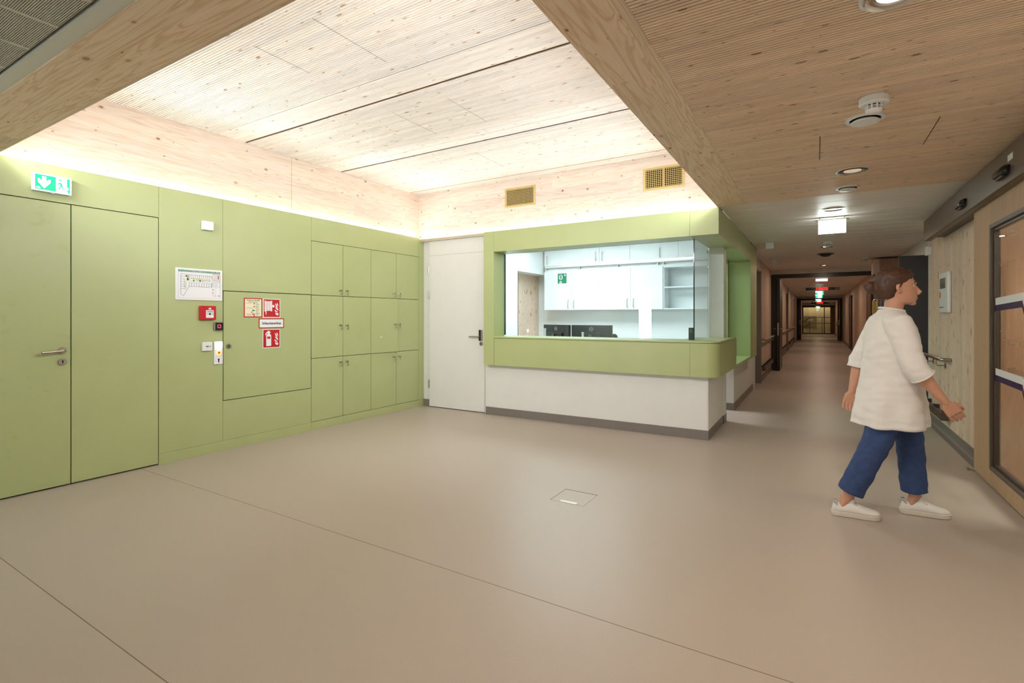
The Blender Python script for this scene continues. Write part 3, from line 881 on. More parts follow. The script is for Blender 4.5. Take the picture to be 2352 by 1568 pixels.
# desk, monitors, chair
dk = thing('office_desk', (-2.9, 6.9, 0), 'white office desk hidden behind the reception counter', 'desk')
MB().box(-4.2, -1.7, 6.45, 7.35, 0.70, 0.725).build('desk_top', 'office_white', dk, bevel=0.002)
for x in (-4.15, -1.77):
    MB().box(x, x + 0.05, 6.5, 7.3, 0.0, 0.70).build('leg', 'steel', dk)
def monitor(x, y, w, rz, label):
    t = thing('monitor', (x, y, 0.725), label, 'monitor', 'monitors behind the reception glass', rz=rz)
    L = dict(local=True)
    zz = 0.10
    MB().box(-w / 2, w / 2, -0.012, 0.030, zz, zz + 0.358).build('screen_housing', 'black', t, bevel=0.004, **L)
    MB().box(-0.16, 0.16, -0.040, -0.012, zz + 0.03, zz + 0.24).build('rear_cover', 'black', t, bevel=0.008, **L)
    MB().box(-w / 2 + 0.008, w / 2 - 0.008, 0.030, 0.031, zz + 0.01, zz + 0.35).build('screen', 'black_gloss', t, **L)
    s_ = MB(); s_.box(-0.025, 0.025, -0.075, -0.041, 0.012, zz + 0.22); s_.box(-0.12, 0.12, -0.13, 0.06, 0.0, 0.012)
    s_.build('stand', 'steel_dark', t, bevel=0.003, **L)
    f_ = frame((0.0, -0.0125, zz + 0.298), (1, 0, 0), (0, -1, 0))
    lg = MB(); lg.ring(f_, 0.026, 0.032, 0, 0.001, 28); lg.text(f_, 'DELL', 0.022, 0.001, bold=0.0008)
    lg.build('logo', 'chrome', t, **L)
    return t
monitor(-2.82, 6.92, 0.625, math.radians(2), 'black monitor seen from behind, nearer the middle of the reception window')
monitor(-3.42, 6.98, 0.60, math.radians(-24), 'black monitor seen from behind, turned, in front of the wooden recess')
for x, y, h_, lab in ((-3.43, 6.62, 0.40, 'small white stub rising behind the counter before the left monitor'), (-2.80, 6.55, 0.355, 'small white stub rising behind the counter before the right monitor')):
    t = thing('cable_post', (x, y, 0.725), lab, 'cable post')
    MB().tube([(x, y, 0.725), (x, y, 0.725 + h_)], 0.016, 14).build('post', 'white_pl', t, smooth='auto')
    MB().tube([(x, y, 0.725 + h_), (x, y, 0.735 + h_)], 0.020, 14).build('cap', 'white_pl', t, smooth='auto')
oc = thing('office_chair', (-3.02, 7.75, 0), 'black office chair whose back shows beside the right monitor', 'chair')
MB().prism(frame((-3.02, 7.75, 0.45), (1, 0, 0), (0, 0, 1)), [(-0.24, -0.22), (0.24, -0.22), (0.25, 0.2), (0.2, 0.24), (-0.2, 0.24), (-0.25, 0.2)], 0, 0.07).build('seat', 'black_soft', oc, bevel=0.02)
MB().prism(frame((-3.02, 7.98, 0.0), (1, 0, 0), (0, -1, 0)), [(-0.20, 0.58), (0.20, 0.58), (0.235, 0.75), (0.235, 0.99), (0.20, 1.025), (-0.20, 1.025), (-0.235, 0.99), (-0.235, 0.75)], 0, 0.05).build('backrest', 'black_soft', oc, bevel=0.02)
MB().tube([(-3.02, 7.75, 0.09), (-3.02, 7.75, 0.45)], 0.03, 12).build('gas_column', 'black', oc, smooth='auto')
MB().tube([(-3.02, 7.80, 0.44), (-3.02, 8.0, 0.47), (-3.02, 8.0, 0.75)], 0.02, 8).build('back_support', 'black', oc, smooth='auto')
for s_ in (-1, 1):
    MB().tube([(-3.02 + s_ * 0.24, 7.85, 0.47), (-3.02 + s_ * 0.30, 7.85, 0.50), (-3.02 + s_ * 0.30, 7.85, 0.68), (-3.02 + s_ * 0.30, 7.62, 0.69)], 0.018, 8).build('armrest', 'black', oc, smooth='auto')
for i in range(5):
    a = i * 2 * math.pi / 5 + 0.3
    px_, py_ = -3.02 + 0.30 * math.cos(a), 7.75 + 0.30 * math.sin(a)
    lg = MB().tube([(-3.02, 7.75, 0.10), (px_, py_, 0.065)], [0.024, 0.016], 8).build('base_arm', 'black', oc, smooth='auto')
    MB().lathe(frame((px_ - 0.012, py_, 0.027), (0, 1, 0), (1, 0, 0)), [(0.018, 0), (0.027, 0.004), (0.027, 0.020), (0.018, 0.024)], 14).build('caster', 'black', lg, smooth='auto')
ic = thing('intercom', (-1.24, 5.83, ZK), 'black intercom standing behind the glass at the right end of the counter', 'intercom')
MB().box(-1.215, -1.165, 5.80, 5.86, ZK, ZK + 0.135).build('housing', 'black', ic, bevel=0.004)
MB().box(-1.205, -1.175, 5.798, 5.80, ZK + 0.08, ZK + 0.12).build('speaker_mesh', 'gasket', ic)
# ================================================================== GREEN WALL: LOCKERS, CABINET, SIGNS
cols = [3.7485, 4.2005, 4.652, 5.110, 5.566]
rows = [0.0965, 0.825, 1.5535, 2.176]
lk = thing('locker_bank', (XL, 4.65, 0), 'bank of twelve green locker doors with small key locks', 'lockers')
MB().box(XL - 0.06, XL - 0.040, cols[0], cols[-1], rows[0], rows[-1]).build('carcass', 'gap', lk)
lockz = [0.757, 1.20, 1.62]
for r in range(3):
    for c in range(4):
        g = 0.003
        y0, y1, z0, z1 = cols[c] + g, cols[c + 1] - g, rows[r] + g, rows[r + 1] - g
        ajar = (r == 1 and c == 2)
        d = MB().box(XL - 0.020, XL, y0, y1, z0, z1).build('locker_door', 'green', lk, bevel=0.001)
        ky = (y1 - 0.045) if c in (0, 2) else (y0 + 0.045)
        if c == 2: ky = y1 - 0.055
        kz = lockz[r]
        a = MB(); a.lathe(FL(ky, kz), [(0.0125, -0.001), (0.0125, 0.012), (0.009, 0.016)], 16); a.build('lock', 'chrome', d, smooth='auto')
        k_ = MB(); k_.rect(FL(ky, kz), -0.001, 0.001, -0.004, 0.004, 0.016, 0.030)
        k_.ring(frame((XL + 0.034, ky, kz), (1, 0, 0), (0, 1, 0)), 0.003, 0.011, -0.001, 0.001, 14)
        k_.ring(frame((XL + 0.040, ky, kz - 0.014), (0, 1, 0), (1, 0, 0)), 0.008, 0.0095, -0.001, 0.001, 14)
        k_.rect(frame((XL + 0.040, ky, kz - 0.034), (0, 1, 0), (1, 0, 0)), -0.008, 0.008, -0.02, 0.008, -0.001, 0.001)
        k_.build('key', 'key', d, smooth=False)
        if ajar:
            MB().disc(FL(4.819, 1.034), 0.011, 0, 0.001, 20).build('sticker', 'white_print', d)
            # stands a few degrees open on its left hinges
            T = Matrix.Translation((XL, y0, 0)) @ Matrix.Rotation(-math.radians(4.0), 4, 'Z') @ Matrix.Translation((-XL, -y0, 0))
            d.matrix_basis = Matrix.Identity(4)
            d.matrix_parent_inverse = WM[lk.name].inverted() @ T

hc = thing('hose_cabinet', (XL, 3.25, 0.49), 'wide green fire hose cabinet door carrying the red signs', 'cabinet')
MB().box(XL - 0.06, XL - 0.040, 2.7475, 3.7445, 0.484, 1.558).build('carcass', 'gap', hc)
dd = MB().box(XL - 0.020, XL, 2.7515, 3.7415, 0.489, 1.553).build('cabinet_door', 'green', hc, bevel=0.001)
a = MB(); a.ring(FL(2.800, 1.013), 0.012, 0.025, 0, 0.006, 24); a.build('lock', 'steel', dd, smooth='auto')
a = MB(); a.disc(FL(2.800, 1.013), 0.012, 0, 0.002, 20); a.build('lock_recess', 'black', dd)
a = MB(); a.rect(FL(2.800, 1.013), -0.006, 0.006, -0.006, 0.006, 0.002, 0.005); a.build('square_spindle', 'steel', dd)

# ---- emergency exit sign (backlit)
es = thing('exit_sign', (XL, 1.455, 2.24), 'backlit green exit sign with down arrow above the double door', 'exit sign')
ox = 0.040
F0 = FL(1.455, 2.300, XL)
MB().rect(F0, -0.112, 0.112, -0.066, 0.066, 0.0, ox).build('housing', 'white_pl', es, bevel=0.003)
MB().rect(F0, -0.110, 0.110, -0.064, 0.064, ox, ox + 0.002).build('light_plate', 'sign_white', es)
MB().tube([(XL + 0.02, 1.46, 2.237), (XL + 0.02, 1.46, 2.229)], 0.012, 12).build('sensor_knob', 'white_pl', es)
g = MB()
g.rect(F0, -0.101, 0.018, -0.055, 0.055, ox + 0.002, ox + 0.0028)
g.prism(F0, [(0.083, 0.055), (0.101, 0.055), (0.101, -0.055), (0.090, -0.055), (0.084, -0.034), (0.095, -0.026), (0.090, -0.012), (0.083, -0.006)], ox + 0.002, ox + 0.0028)
g.disc(FL(1.455 + 0.041, 2.300 + 0.036, XL + ox), 0.0065, 0.002, 0.0028, 16)
g.prism(F0, [(0.036, 0.016), (0.046, 0.018), (0.052, 0.014), (0.057, -0.004), (0.060, -0.022), (0.083, -0.026), (0.083, -0.030), (0.057, -0.028), (0.050, -0.010), (0.037, -0.036), (0.031, -0.036), (0.045, -0.004), (0.044, 0.006), (0.035, 0.010), (0.020, 0.006), (0.020, 0.002), (0.034, 0.004)], ox + 0.002, ox + 0.0028)
g.build('green_field', 'sign_green', es)
w = MB()
w.prism(F0, [(-0.062, 0.044), (-0.038, 0.044), (-0.038, 0.010), (-0.019, 0.026), (-0.014, 0.026), (-0.014, 0.002), (-0.050, -0.044), (-0.086, 0.000), (-0.086, 0.026), (-0.080, 0.026), (-0.062, 0.010)], ox + 0.0028, ox + 0.0034)
w.prism(F0, [(-0.096, -0.046), (-0.072, -0.048), (-0.070, -0.042), (-0.082, -0.034), (-0.094, -0.038)], ox + 0.0028, ox + 0.0034)
w.build('arrow', 'sign_white', es)

# ---- small white sounder
t = thing('alarm_sounder', (XL, 2.59, 2.12), 'small white box high on the green wall above the floor plan', 'sounder')
MB().rect(FL(2.590, 2.163), -0.047, 0.047, -0.040, 0.040, 0.0, 0.012).build('base', 'white_pl', t)
MB().rect(FL(2.590, 2.163), -0.050, 0.050, -0.043, 0.043, 0.012, 0.036).build('cover', 'white_pl', t, bevel=0.006)

# ---- escape plan
t = thing('escape_plan', (XL, 2.525, 1.46), 'white framed escape route floor plan on the green wall', 'sign')
f = FL(2.525, 1.604)
MB().rect(f, -0.208, 0.208, -0.146, 0.146, 0, 0.010).build('board', 'white_print', t, bevel=0.002)
hh = 0.0102; h1 = 0.0108
a = MB(); a.rect(f, -0.187, 0.187, 0.113, 0.129, hh, h1); a.rect(f, -0.135 + 0.02, -0.095, 0.035, 0.050, hh, h1); a.build('green_band', 'green_print', t)
a = MB(); a.text(frame((XL, 2.525, 1.725), (0, 1, 0), (1, 0, 0)), 'FLUCHTWEG\u00dcBERSICHTSPLAN', 0.0165, h1 + 0.0002, sx=1.55); a.build('lettering', 'white_print', t)
a = MB(); a.border(f, -0.187, 0.187, -0.128, 0.110, 0.0008, hh, h1)
for q in range(3):
    a.line(f, (0.125, -0.110 + q * 0.006), (0.150, -0.110 + q * 0.006), 0.001, hh, h1)
for q in range(7):
    a.line(f, (0.122, 0.094 - q * 0.007), (0.176, 0.094 - q * 0.007), 0.0012, hh, h1)
    a.line(f, (0.122, 0.036 - q * 0.008), (0.172 - 0.004 * (q % 3), 0.036 - q * 0.008), 0.0012, hh, h1)
for q in range(6):
    a.line(f, (0.134, -0.028 - q * 0.013), (0.150, -0.028 - q * 0.013), 0.001, hh, h1)
a.build('fine_print', 'grey_print', t)
lime = MB(); lime.rect(f, -0.133, 0.108, 0.028, 0.040, hh, h1); lime.rect(f, -0.100, 0.108, 0.052, 0.060, hh, h1); lime.rect(f, -0.133, -0.122, -0.045, 0.028, hh, h1); lime.rect(f, -0.06, -0.05, 0.028, 0.056, hh, h1); lime.rect(f, -0.005, 0.008, 0.028, 0.056, hh, h1)
lime.build('escape_route', 'lime_print', t)
pl_ = MB(); LW = 0.0016
h2 = h1 + 0.0003
def seg(*pts):
    for a_, b_ in zip(pts, pts[1:]): pl_.line(f, a_, b_, LW, hh, h2)
seg((-0.166, 0.090), (0.108, 0.082), (0.108, 0.060)); seg((-0.166, 0.090), (-0.166, -0.095), (-0.141, -0.108), (-0.095, -0.020), (0.108, -0.022), (0.108, 0.016))
for i in range(6): seg((-0.166, 0.066 - i * 0.022), (-0.135, 0.066 - i * 0.022)); seg((-0.135, 0.066 - i * 0.022), (-0.135, 0.058 - i * 0.022))
for i in range(10): seg((-0.095 + i * 0.0222, 0.016), (-0.095 + i * 0.0222, -0.020))
for i in range(10): seg((-0.095 + i * 0.0222, 0.016), (-0.083 + i * 0.0222, 0.016))
for i in range(12): seg((-0.095 + i * 0.0184, 0.087), (-0.095 + i * 0.0184, 0.062))
seg((-0.122, 0.016), (-0.122, -0.046)); seg((-0.095, 0.052), (-0.052, 0.051), (-0.052, 0.040)); seg((-0.036, 0.050), (-0.008, 0.050), (-0.008, 0.040), (-0.036, 0.040), (-0.036, 0.050)); seg((0.010, 0.048), (0.092, 0.046), (0.092, 0.038), (0.010, 0.040), (0.010, 0.048))
pl_.build('plan_lines', 'navy_print', t)
a = MB(); a.rect(f, -0.126, -0.113, 0.066, 0.080, h1, h2 + 0.0003); a.rect(f, 0.114, 0.122, -0.075, -0.067, hh, h1); a.rect(f, -0.114, -0.104, 0.050, 0.055, h1, h2 + 0.0003); a.rect(f, 0.022, 0.032, 0.028, 0.033, h1, h2); a.rect(f, 0.166, 0.174, 0.060, 0.095, hh, h1)
a.border(f, 0.116, 0.184, 0.048, 0.108, 0.0012, hh, h1); a.rect(f, 0.115, 0.121, -0.092, -0.086, hh, h1); a.rect(f, 0.166, 0.182, -0.104, -0.098, hh, h1); a.rect(f, -0.138, -0.134, -0.025, -0.015, h1, h2); a.line(f, (0.120, 0.102), (0.178, 0.102), 0.002, hh, h1)
a.build('red_marks', 'red_print', t)['kind'] = 'stuff'
a = MB(); a.rect(f, -0.112, -0.100, 0.054, 0.082, h1, h2 + 0.0003); a.build('stair_mark', 'olive_print', t)
a = MB(); a.border(f, 0.116, 0.184, -0.020, 0.044, 0.001, hh, h1); a.rect(f, 0.114, 0.126, -0.048, -0.040, hh, h1); a.rect(f, 0.172, 0.178, 0.030, 0.036, hh, h1); a.build('green_marks', 'green_print', t)

# ---- fire alarm call point
t = thing('fire_alarm_button', (XL, 2.59, 1.27), 'red manual fire alarm box with white break glass', 'fire alarm')
MB().rect(FL(2.590, 1.340), -0.070, 0.070, -0.066, 0.066, 0, 0.040).build('housing', 'red', t, bevel=0.004)
f = FL(2.600, 1.333, XL + 0.040)
MB().rect(f, -0.044, 0.046, -0.050, 0.058, 0, 0.002).build('front_bezel', 'red_print', t, bevel=0.001)
MB().rect(f, -0.036, 0.034, -0.040, 0.032, 0.002, 0.004).build('break_glass', 'white_print', t)
a = MB(); a.disc(frame(f[0] + V((0, -0.001, -0.004)), (0, 1, 0), (1, 0, 0)), 0.010, 0.004, 0.0048, 20)
for s_ in (-1, 1):
    a.rect(f, min(s_ * 0.018, s_ * 0.030), max(s_ * 0.018, s_ * 0.030), -0.0055, -0.0025, 0.004, 0.0048)
    a.prism(f, [(s_ * 0.014, -0.004), (s_ * 0.021, -0.009), (s_ * 0.021, 0.001)][::s_], 0.004, 0.0048)
a.line(f, (-0.028, 0.020), (0.028, 0.021), 0.004, 0.004, 0.0045); a.line(f, (-0.028, 0.013), (0.028, 0.014), 0.003, 0.004, 0.0045)
a.build('arrows', 'black_print', t)
a = MB(); a.prism(f, [(-0.014, 0.040), (0.012, 0.040), (0.014, 0.046), (0.004, 0.056), (-0.006, 0.055), (-0.012, 0.047)], 0.002, 0.003); a.build('flame_mark', 'white_print', t)

# ---- card reader with pink ring
t = thing('card_reader', (XL, 2.697, 1.17), 'black square card reader with glowing pink ring', 'card reader')
MB().rect(FL(2.696, 1.211), -0.042, 0.042, -0.042, 0.042, 0, 0.022).build('housing', 'steel', t, bevel=0.008)
MB().rect(FL(2.696, 1.211), -0.037, 0.037, -0.037, 0.037, 0.022, 0.025).build('face', 'black', t, bevel=0.006)
a = MB(); a.border(FL(2.696, 1.211, XL + 0.0252), -0.0155, 0.0155, -0.0155, 0.0155, 0.0042, 0, 0.001); a.build('light_ring', 'led_pink', t)

# ---- small white indicator, green bar
t = thing('door_indicator', (XL, 2.59, 0.98), 'white indicator box with green bar and red ring', 'indicator')
MB().rect(FL(2.588, 1.022), -0.043, 0.043, -0.042, 0.042, 0, 0.030).build('housing', 'white_pl', t, bevel=0.006)
a = MB(); a.rect(FL(2.588, 1.022, XL + 0.0302), -0.018, 0.006, -0.005, 0.007, 0, 0.001); a.build('green_bar', 'green_print', t)
a = MB(); a.ring(FL(2.588 + 0.020, 1.022, XL + 0.0302), 0.0045, 0.0072, 0, 0.001, 18); a.build('red_ring', 'red_print', t)
a = MB(); a.rect(FL(2.588, 1.022, XL + 0.0302), -0.006, 0.006, -0.019, -0.0175, 0, 0.0008); a.build('fine_print', 'grey_print', t)

# ---- tall door terminal
t = thing('door_terminal', (XL, 2.695, 0.85), 'tall white door terminal with lit square, red button and key switch', 'door terminal')
MB().rect(FL(2.695, 0.956), -0.041, 0.041, -0.110, 0.110, 0, 0.016).build('cover', 'white_pl', t, bevel=0.003)
MB().rect(FL(2.695, 1.030, XL + 0.016), -0.030, 0.030, -0.030, 0.030, 0, 0.006).build('lit_square', 'led_white', t, bevel=0.002)
f = FL(2.695, 0.957, XL + 0.016)
MB().rect(f, -0.026, 0.026, -0.026, 0.026, 0, 0.0015).build('button_plate', 'white_print', t)
a = MB(); a.ring(f, 0.0125, 0.019, 0.0015, 0.006, 24); a.build('light_ring', 'led_orange', t)
a = MB(); a.lathe(f, [(0.0125, 0.0015), (0.0125, 0.010), (0.006, 0.013)], 20); a.build('button', 'led_redbtn', t, smooth='auto')
f = FL(2.695, 0.882, XL + 0.016)
MB().rect(f, -0.026, 0.026, -0.026, 0.026, 0, 0.0015).build('key_plate', 'white_print', t)
a = MB(); a.disc(frame(f[0] + V((0, 0, 0.010)), (0, 1, 0), (1, 0, 0)), 0.0085, 0.0015, 0.003, 18); a.rect(f, -0.005, 0.005, -0.018, 0.008, 0.0015, 0.003); a.build('keyhole', 'black', t)

# ---- red and white fire signs
def sign_plate(name, yc, zc, w_, h_, label, edge, field, rim=0.009):
    t = thing(name, (XL, yc, zc - h_ / 2), label, 'sign')
    f = FL(yc, zc, XL + 0.0008)
    MB().rect(f, -w_ / 2, w_ / 2, -h_ / 2, h_ / 2, 0, 0.0015).build('plate', edge, t)
    MB().rect(f, -w_ / 2 + rim, w_ / 2 - rim, -h_ / 2 + rim, h_ / 2 - rim, 0.0015, 0.002).build('field', field, t)
    return t, f
def flames(a, f, ox_, oy):
    P = lambda pts: a.prism(f, [(x_ + ox_, y_ + oy) for x_, y_ in pts], 0.002, 0.0026)
    P([(0.006, -0.055), (0.012, -0.068), (0.024, -0.074), (0.040, -0.074), (0.040, -0.050), (0.030, -0.050), (0.018, -0.052), (0.006, -0.042)][::-1][::-1])
    P([(-0.006, -0.020), (0.004, -0.032), (0.018, -0.043), (0.034, -0.040), (0.030, -0.034), (0.016, -0.026), (0.006, -0.018)])
    P([(0.006, 0.020), (0.008, 0.002), (0.020, -0.012), (0.040, -0.026), (0.040, -0.006), (0.028, 0.000), (0.016, 0.010)])
    P([(0.000, 0.052), (0.006, 0.040), (0.010, 0.024), (0.022, 0.010), (0.040, 0.004), (0.034, 0.012), (0.026, 0.022), (0.020, 0.036), (0.012, 0.048)])
    P([(0.026, 0.062), (0.022, 0.046), (0.028, 0.032), (0.040, 0.020), (0.040, 0.034), (0.034, 0.044)])
t, f = sign_plate('fire_rules_sign', 3.052, 1.396, 0.196, 0.198, 'cream fire conduct sign with red border on the hose cabinet', 'red_print', 'cream_print', 0.010)
a = MB(); a.text(FL(3.052, 1.396 + 0.076, XL + 0.001), 'Verhalten im Brandfall', 0.0185, 0.0022, bold=0.0004, sx=0.86); a.text(FL(3.052, 1.396 + 0.060, XL + 0.001), 'Ruhe bewahren', 0.0155, 0.0022)
for (x_, y_, s_) in ((-0.078, 0.045, '1. Brand melden'), (-0.078, -0.006, '2. In Sicherheit bringen'), (-0.078, -0.068, '3. L\u00f6schversuch'), (-0.066, -0.076, 'unternehmen')):
    a.text(FL(3.052 + x_, 1.396 + y_, XL + 0.001), s_, 0.0088, 0.0022, 'LEFT')
for i in range(15):
    a.line(f, (0.026, 0.046 - i * 0.0088), (0.05 + 0.028 * ((i * 7) % 5) / 5, 0.046 - i * 0.0088), 0.0022, 0.002, 0.0024)
for y_ in (0.052, 0.004, -0.058): a.line(f, (-0.08, y_), (0.08, y_), 0.0008, 0.002, 0.0024)
a.build('lettering', 'black_print', t)
a = MB()
for (x_, y_) in ((0.010, 0.042), (0.010, 0.012), (0.010, -0.068), (-0.005, -0.066), (0.010, -0.083)): a.rect(f, x_ - 0.006, x_ + 0.006, y_ - 0.006, y_ + 0.006, 0.002, 0.0026)
a.rect(f, -0.026, 0.0, -0.048, -0.042, 0.002, 0.0026)
a.build('red_symbols', 'red_print', t)
a = MB(); a.rect(f, -0.012, 0.016, -0.034, -0.021, 0.002, 0.0026); a.build('green_symbol', 'green_print', t)

t, f = sign_plate('fire_hose_sign', 3.2575, 1.394, 0.196, 0.199, 'red fire hose pictogram sign right of the cream sign', 'white_print', 'red_print', 0.007)
a = MB()
a.rect(f, -0.082, -0.070, -0.034, 0.080, 0.002, 0.0026); a.rect(f, -0.008, 0.004, -0.034, 0.080, 0.002, 0.0026)
for i in range(6): a.rect(f, -0.068 + i * 0.0102, -0.0605 + i * 0.0102, -0.028, 0.074, 0.002, 0.0026)
a.rect(f, -0.070, -0.060, -0.052, -0.028, 0.002, 0.0026); a.rect(f, -0.069, -0.061, -0.068, -0.056, 0.002, 0.0026)
a.disc(FL(3.2575 + 0.018, 1.394 + 0.022, XL + 0.0028), 0.014, 0, 0.0006, 20)
flames(a, f, 0.036, 0.0)
a.build('pictogram', 'white_print', t)

t, f = sign_plate('hose_connection_sign', 3.2565, 1.2345, 0.289, 0.104, 'white sign with red border reading Schlauchanschluss', 'red_print', 'white_print', 0.010)
a = MB(); a.text(FL(3.2565, 1.2345, XL + 0.001), 'Schlauchanschluss', 0.036, 0.0022, bold=0.0012, sx=0.84); a.build('lettering', 'navy_print', t)

t, f = sign_plate('extinguisher_sign', 3.255, 1.0735, 0.199, 0.199, 'red fire extinguisher pictogram sign, lowest on the hose cabinet', 'white_print', 'red_print', 0.007)
a = MB()
a.prism(f, [(-0.060, -0.078), (-0.004, -0.078), (-0.004, 0.028), (-0.010, 0.042), (-0.020, 0.050), (-0.020, 0.060), (-0.010, 0.062), (-0.010, 0.070), (-0.022, 0.074), (-0.026, 0.082), (-0.040, 0.082), (-0.044, 0.076), (-0.060, 0.066), (-0.068, 0.052), (-0.070, 0.036), (-0.062, 0.036), (-0.056, 0.050), (-0.044, 0.060), (-0.044, 0.050), (-0.054, 0.042), (-0.060, 0.028)], 0.002, 0.0026)
flames(a, f, 0.036, 0.004)
a.build('pictogram', 'white_print', t)
a = MB(); a.rect(f, -0.050, -0.014, -0.002, 0.022, 0.0026, 0.003); a.build('label_patch', 'red_print', t)

# ---- ventilation grilles on the wood above reception
def vent(xc, zc, w_, h_, nx, nz, label, mull=False):
    t = thing('ventilation_grille', (xc, YW, zc - h_ / 2), label, 'ventilation grille', 'yellow metal ventilation grilles')
    f = FB(xc, zc, YW)
    b = MB(); b.border(f, -w_ / 2, w_ / 2, -h_ / 2, h_ / 2, 0.026, -0.01, 0.008)
    if mull: b.rect(f, -0.006, 0.006, -h_ / 2 + 0.026, h_ / 2 - 0.026, -0.01, 0.006)
    b.build('frame', 'brass_zinc', t, bevel=0.002)
    iw, ih = w_ / 2 - 0.026, h_ / 2 - 0.026
    MB().rect(f, -iw, iw, -ih, ih, 0.0002, 0.0008).build('duct_opening', 'gap', t)
    b = MB()
    for i in range(nz):
        z_ = -ih + (i + 0.5) * 2 * ih / nz
        b.rect(f, -iw, iw, z_ - 0.0026, z_ + 0.0026, 0.002, 0.007)
    b.build('horizontal_fins', 'brass_zinc', t)
    b = MB()
    for i in range(nx):
        x_ = -iw + (i + 0.5) * 2 * iw / nx
        b.rect(f, x_ - 0.0022, x_ + 0.0022, -ih, ih, 0.001, 0.0045)
    b.build('vertical_fins', 'brass_zinc', t)
    for sx in (-1, 1):
        for sz in (-1, 1):
            b = MB(); b.lathe(FB(xc + sx * (w_ / 2 - 0.055), zc + sz * (h_ / 2 - 0.013), YW), [(0.0055, 0.007), (0.0055, 0.009), (0.003, 0.0105)], 10); b.build('screw', 'chrome', t, smooth='auto')
vent(-3.298, 2.866, 0.456, 0.254, 20, 11, 'yellow metal grille above the left part of the reception window')
vent(-1.452, 2.850, 0.452, 0.254, 18, 10, 'yellow metal grille beside the corridor side beam, split by a middle bar', True)

# ---- floor outlet lid
t = thing('floor_outlet', (-1.495, 3.34, 0), 'square floor outlet lid with bright metal strip in the vinyl floor', 'floor outlet')
MB().box(-1.618, -1.373, 3.216, 3.464, -0.003, 0.0012).build('lid', 'floor', t)
b = MB(); b.box(-1.622, -1.368, 3.4645, 3.470, 0.0, 0.0014); b.build('rear_gap', 'gap', t)
b = MB(); b.box(-1.623, -1.6185, 3.212, 3.4645, 0.0, 0.0022); b.build('metal_edge', 'chrome', t)
b = MB(); b.box(-1.3725, -1.370, 3.212, 3.4645, 0.0, 0.0018); b.build('metal_edge', 'steel', t)
MB().box(-1.552, -1.425, 3.214, 3.248, 0.0012, 0.003).build('cable_flap', 'white_pl', t)
# ================================================================== CEILING FITTINGS
def downlight(x, y, r, label, lit='lamp', z=ZL, grp='round downlights along the passage ceiling'):
    t = thing('downlight', (x, y, z), label, 'downlight', grp)
    f = FD(x, y, z)
    a = MB(); a.ring(f, r * 0.86, r, -0.002, 0.004, 40); a.build('trim_ring', 'white_pl', t, smooth='auto')
    a = MB()
    prof = [(r * 0.86, 0.001), (r * 0.80, -0.006), (r * 0.66, -0.009), (r * 0.50, -0.010)]
    o, u, v, n = f
    vs = []; fs = []
    N = 40
    for rr, hh_ in prof:
        for i in range(N):
            q = 2 * math.pi * i / N
            vs.append(o + u * rr * math.cos(q) + v * rr * math.sin(q) + n * (hh_ + 0.0105))
    for j in range(len(prof) - 1):
        for i in range(N):
            k_ = (i + 1) % N
            fs.append((j * N + i, j * N + k_, (j + 1) * N + k_, (j + 1) * N + i))
    a.add(vs, fs)
    a.build('reflector', 'chrome', t, smooth=True)
    a = MB(); a.disc(f, r * 0.52, -0.001, 0.0015, 32); a.build('lamp_disc', lit, t)
    if lit != 'lamp_dim':
        ld = bpy.data.lights.new('lamp_beam', 'AREA')
        ld.shape = 'DISK'; ld.size = r * 1.0
        ld.energy = LAMP_P if lit == 'lamp' else CORR_P
        ld.color = (1.0, 0.85, 0.68) if lit == 'lamp' else (1.0, 0.75, 0.55)
        lo = bpy.data.objects.new('lamp_beam', ld); COL.objects.link(lo)
        lo.parent = t; lo.location = (0, 0, -0.006)
    return t
downlight(0.235, 2.185, 0.106, 'bright round downlight at the top edge of the picture')
downlight(0.235, -0.40, 0.106, 'unseen downlight added behind the camera to brighten floor and low ceiling')  # added lamp out of view, lifts the near floor and its bounce upwards
downlight(0.238, 4.67, 0.112, 'round downlight in the low spruce ceiling past the smoke detector', 'lamp_dim')
downlight(0.150, 6.23, 0.102, 'round downlight in the metal ceiling just before the glaring exit sign', 'lamp_dim', ZL + 0.004)
for y, lab in ((9.5, 'downlight in the corridor ceiling before the dark air outlet'), (12.9, 'downlight just before the open fire door'), (16.4, 'first downlight beyond the open fire door'), (19.6, 'downlight before the red digital clock'), (24.0, 'downlight between the hanging exit signs'), (28.5, 'downlight before the second fire door frame'), (36.0, 'downlight beyond the second fire door frame'), (42.5, 'farthest downlight before the glazed corridor end')):
    downlight(0.14, y, 0.10, lab, 'lamp_corr', ZL + 0.004)

def air_valve(x, y, r, label, z=ZL):
    t = thing('air_valve', (x, y, z), label, 'air valve', 'round air valves in the ceiling')
    f = FD(x, y, z)
    a = MB(); a.ring(f, r * 0.80, r, -0.002, 0.010, 40); a.build('rim', 'white_pl', t, smooth='auto')
    a = MB(); a.disc(f, r * 0.80, 0.0, 0.002, 32); a.build('throat', 'gap', t)
    a = MB(); a.lathe(f, [(r * 0.2, 0.002), (r * 0.62, 0.010), (r * 0.74, 0.020), (r * 0.72, 0.026), (r * 0.1, 0.031)], 36); a.build('disc', 'white_pl', t, smooth='auto')
air_valve(0.236, 3.476, 0.094, 'round white air valve right behind the smoke detector')
air_valve(0.233, 5.25, 0.088, 'round white air valve at the end of the low spruce ceiling')
air_valve(0.160, 8.05, 0.085, 'round white air valve right behind the glaring exit sign', ZL + 0.004)

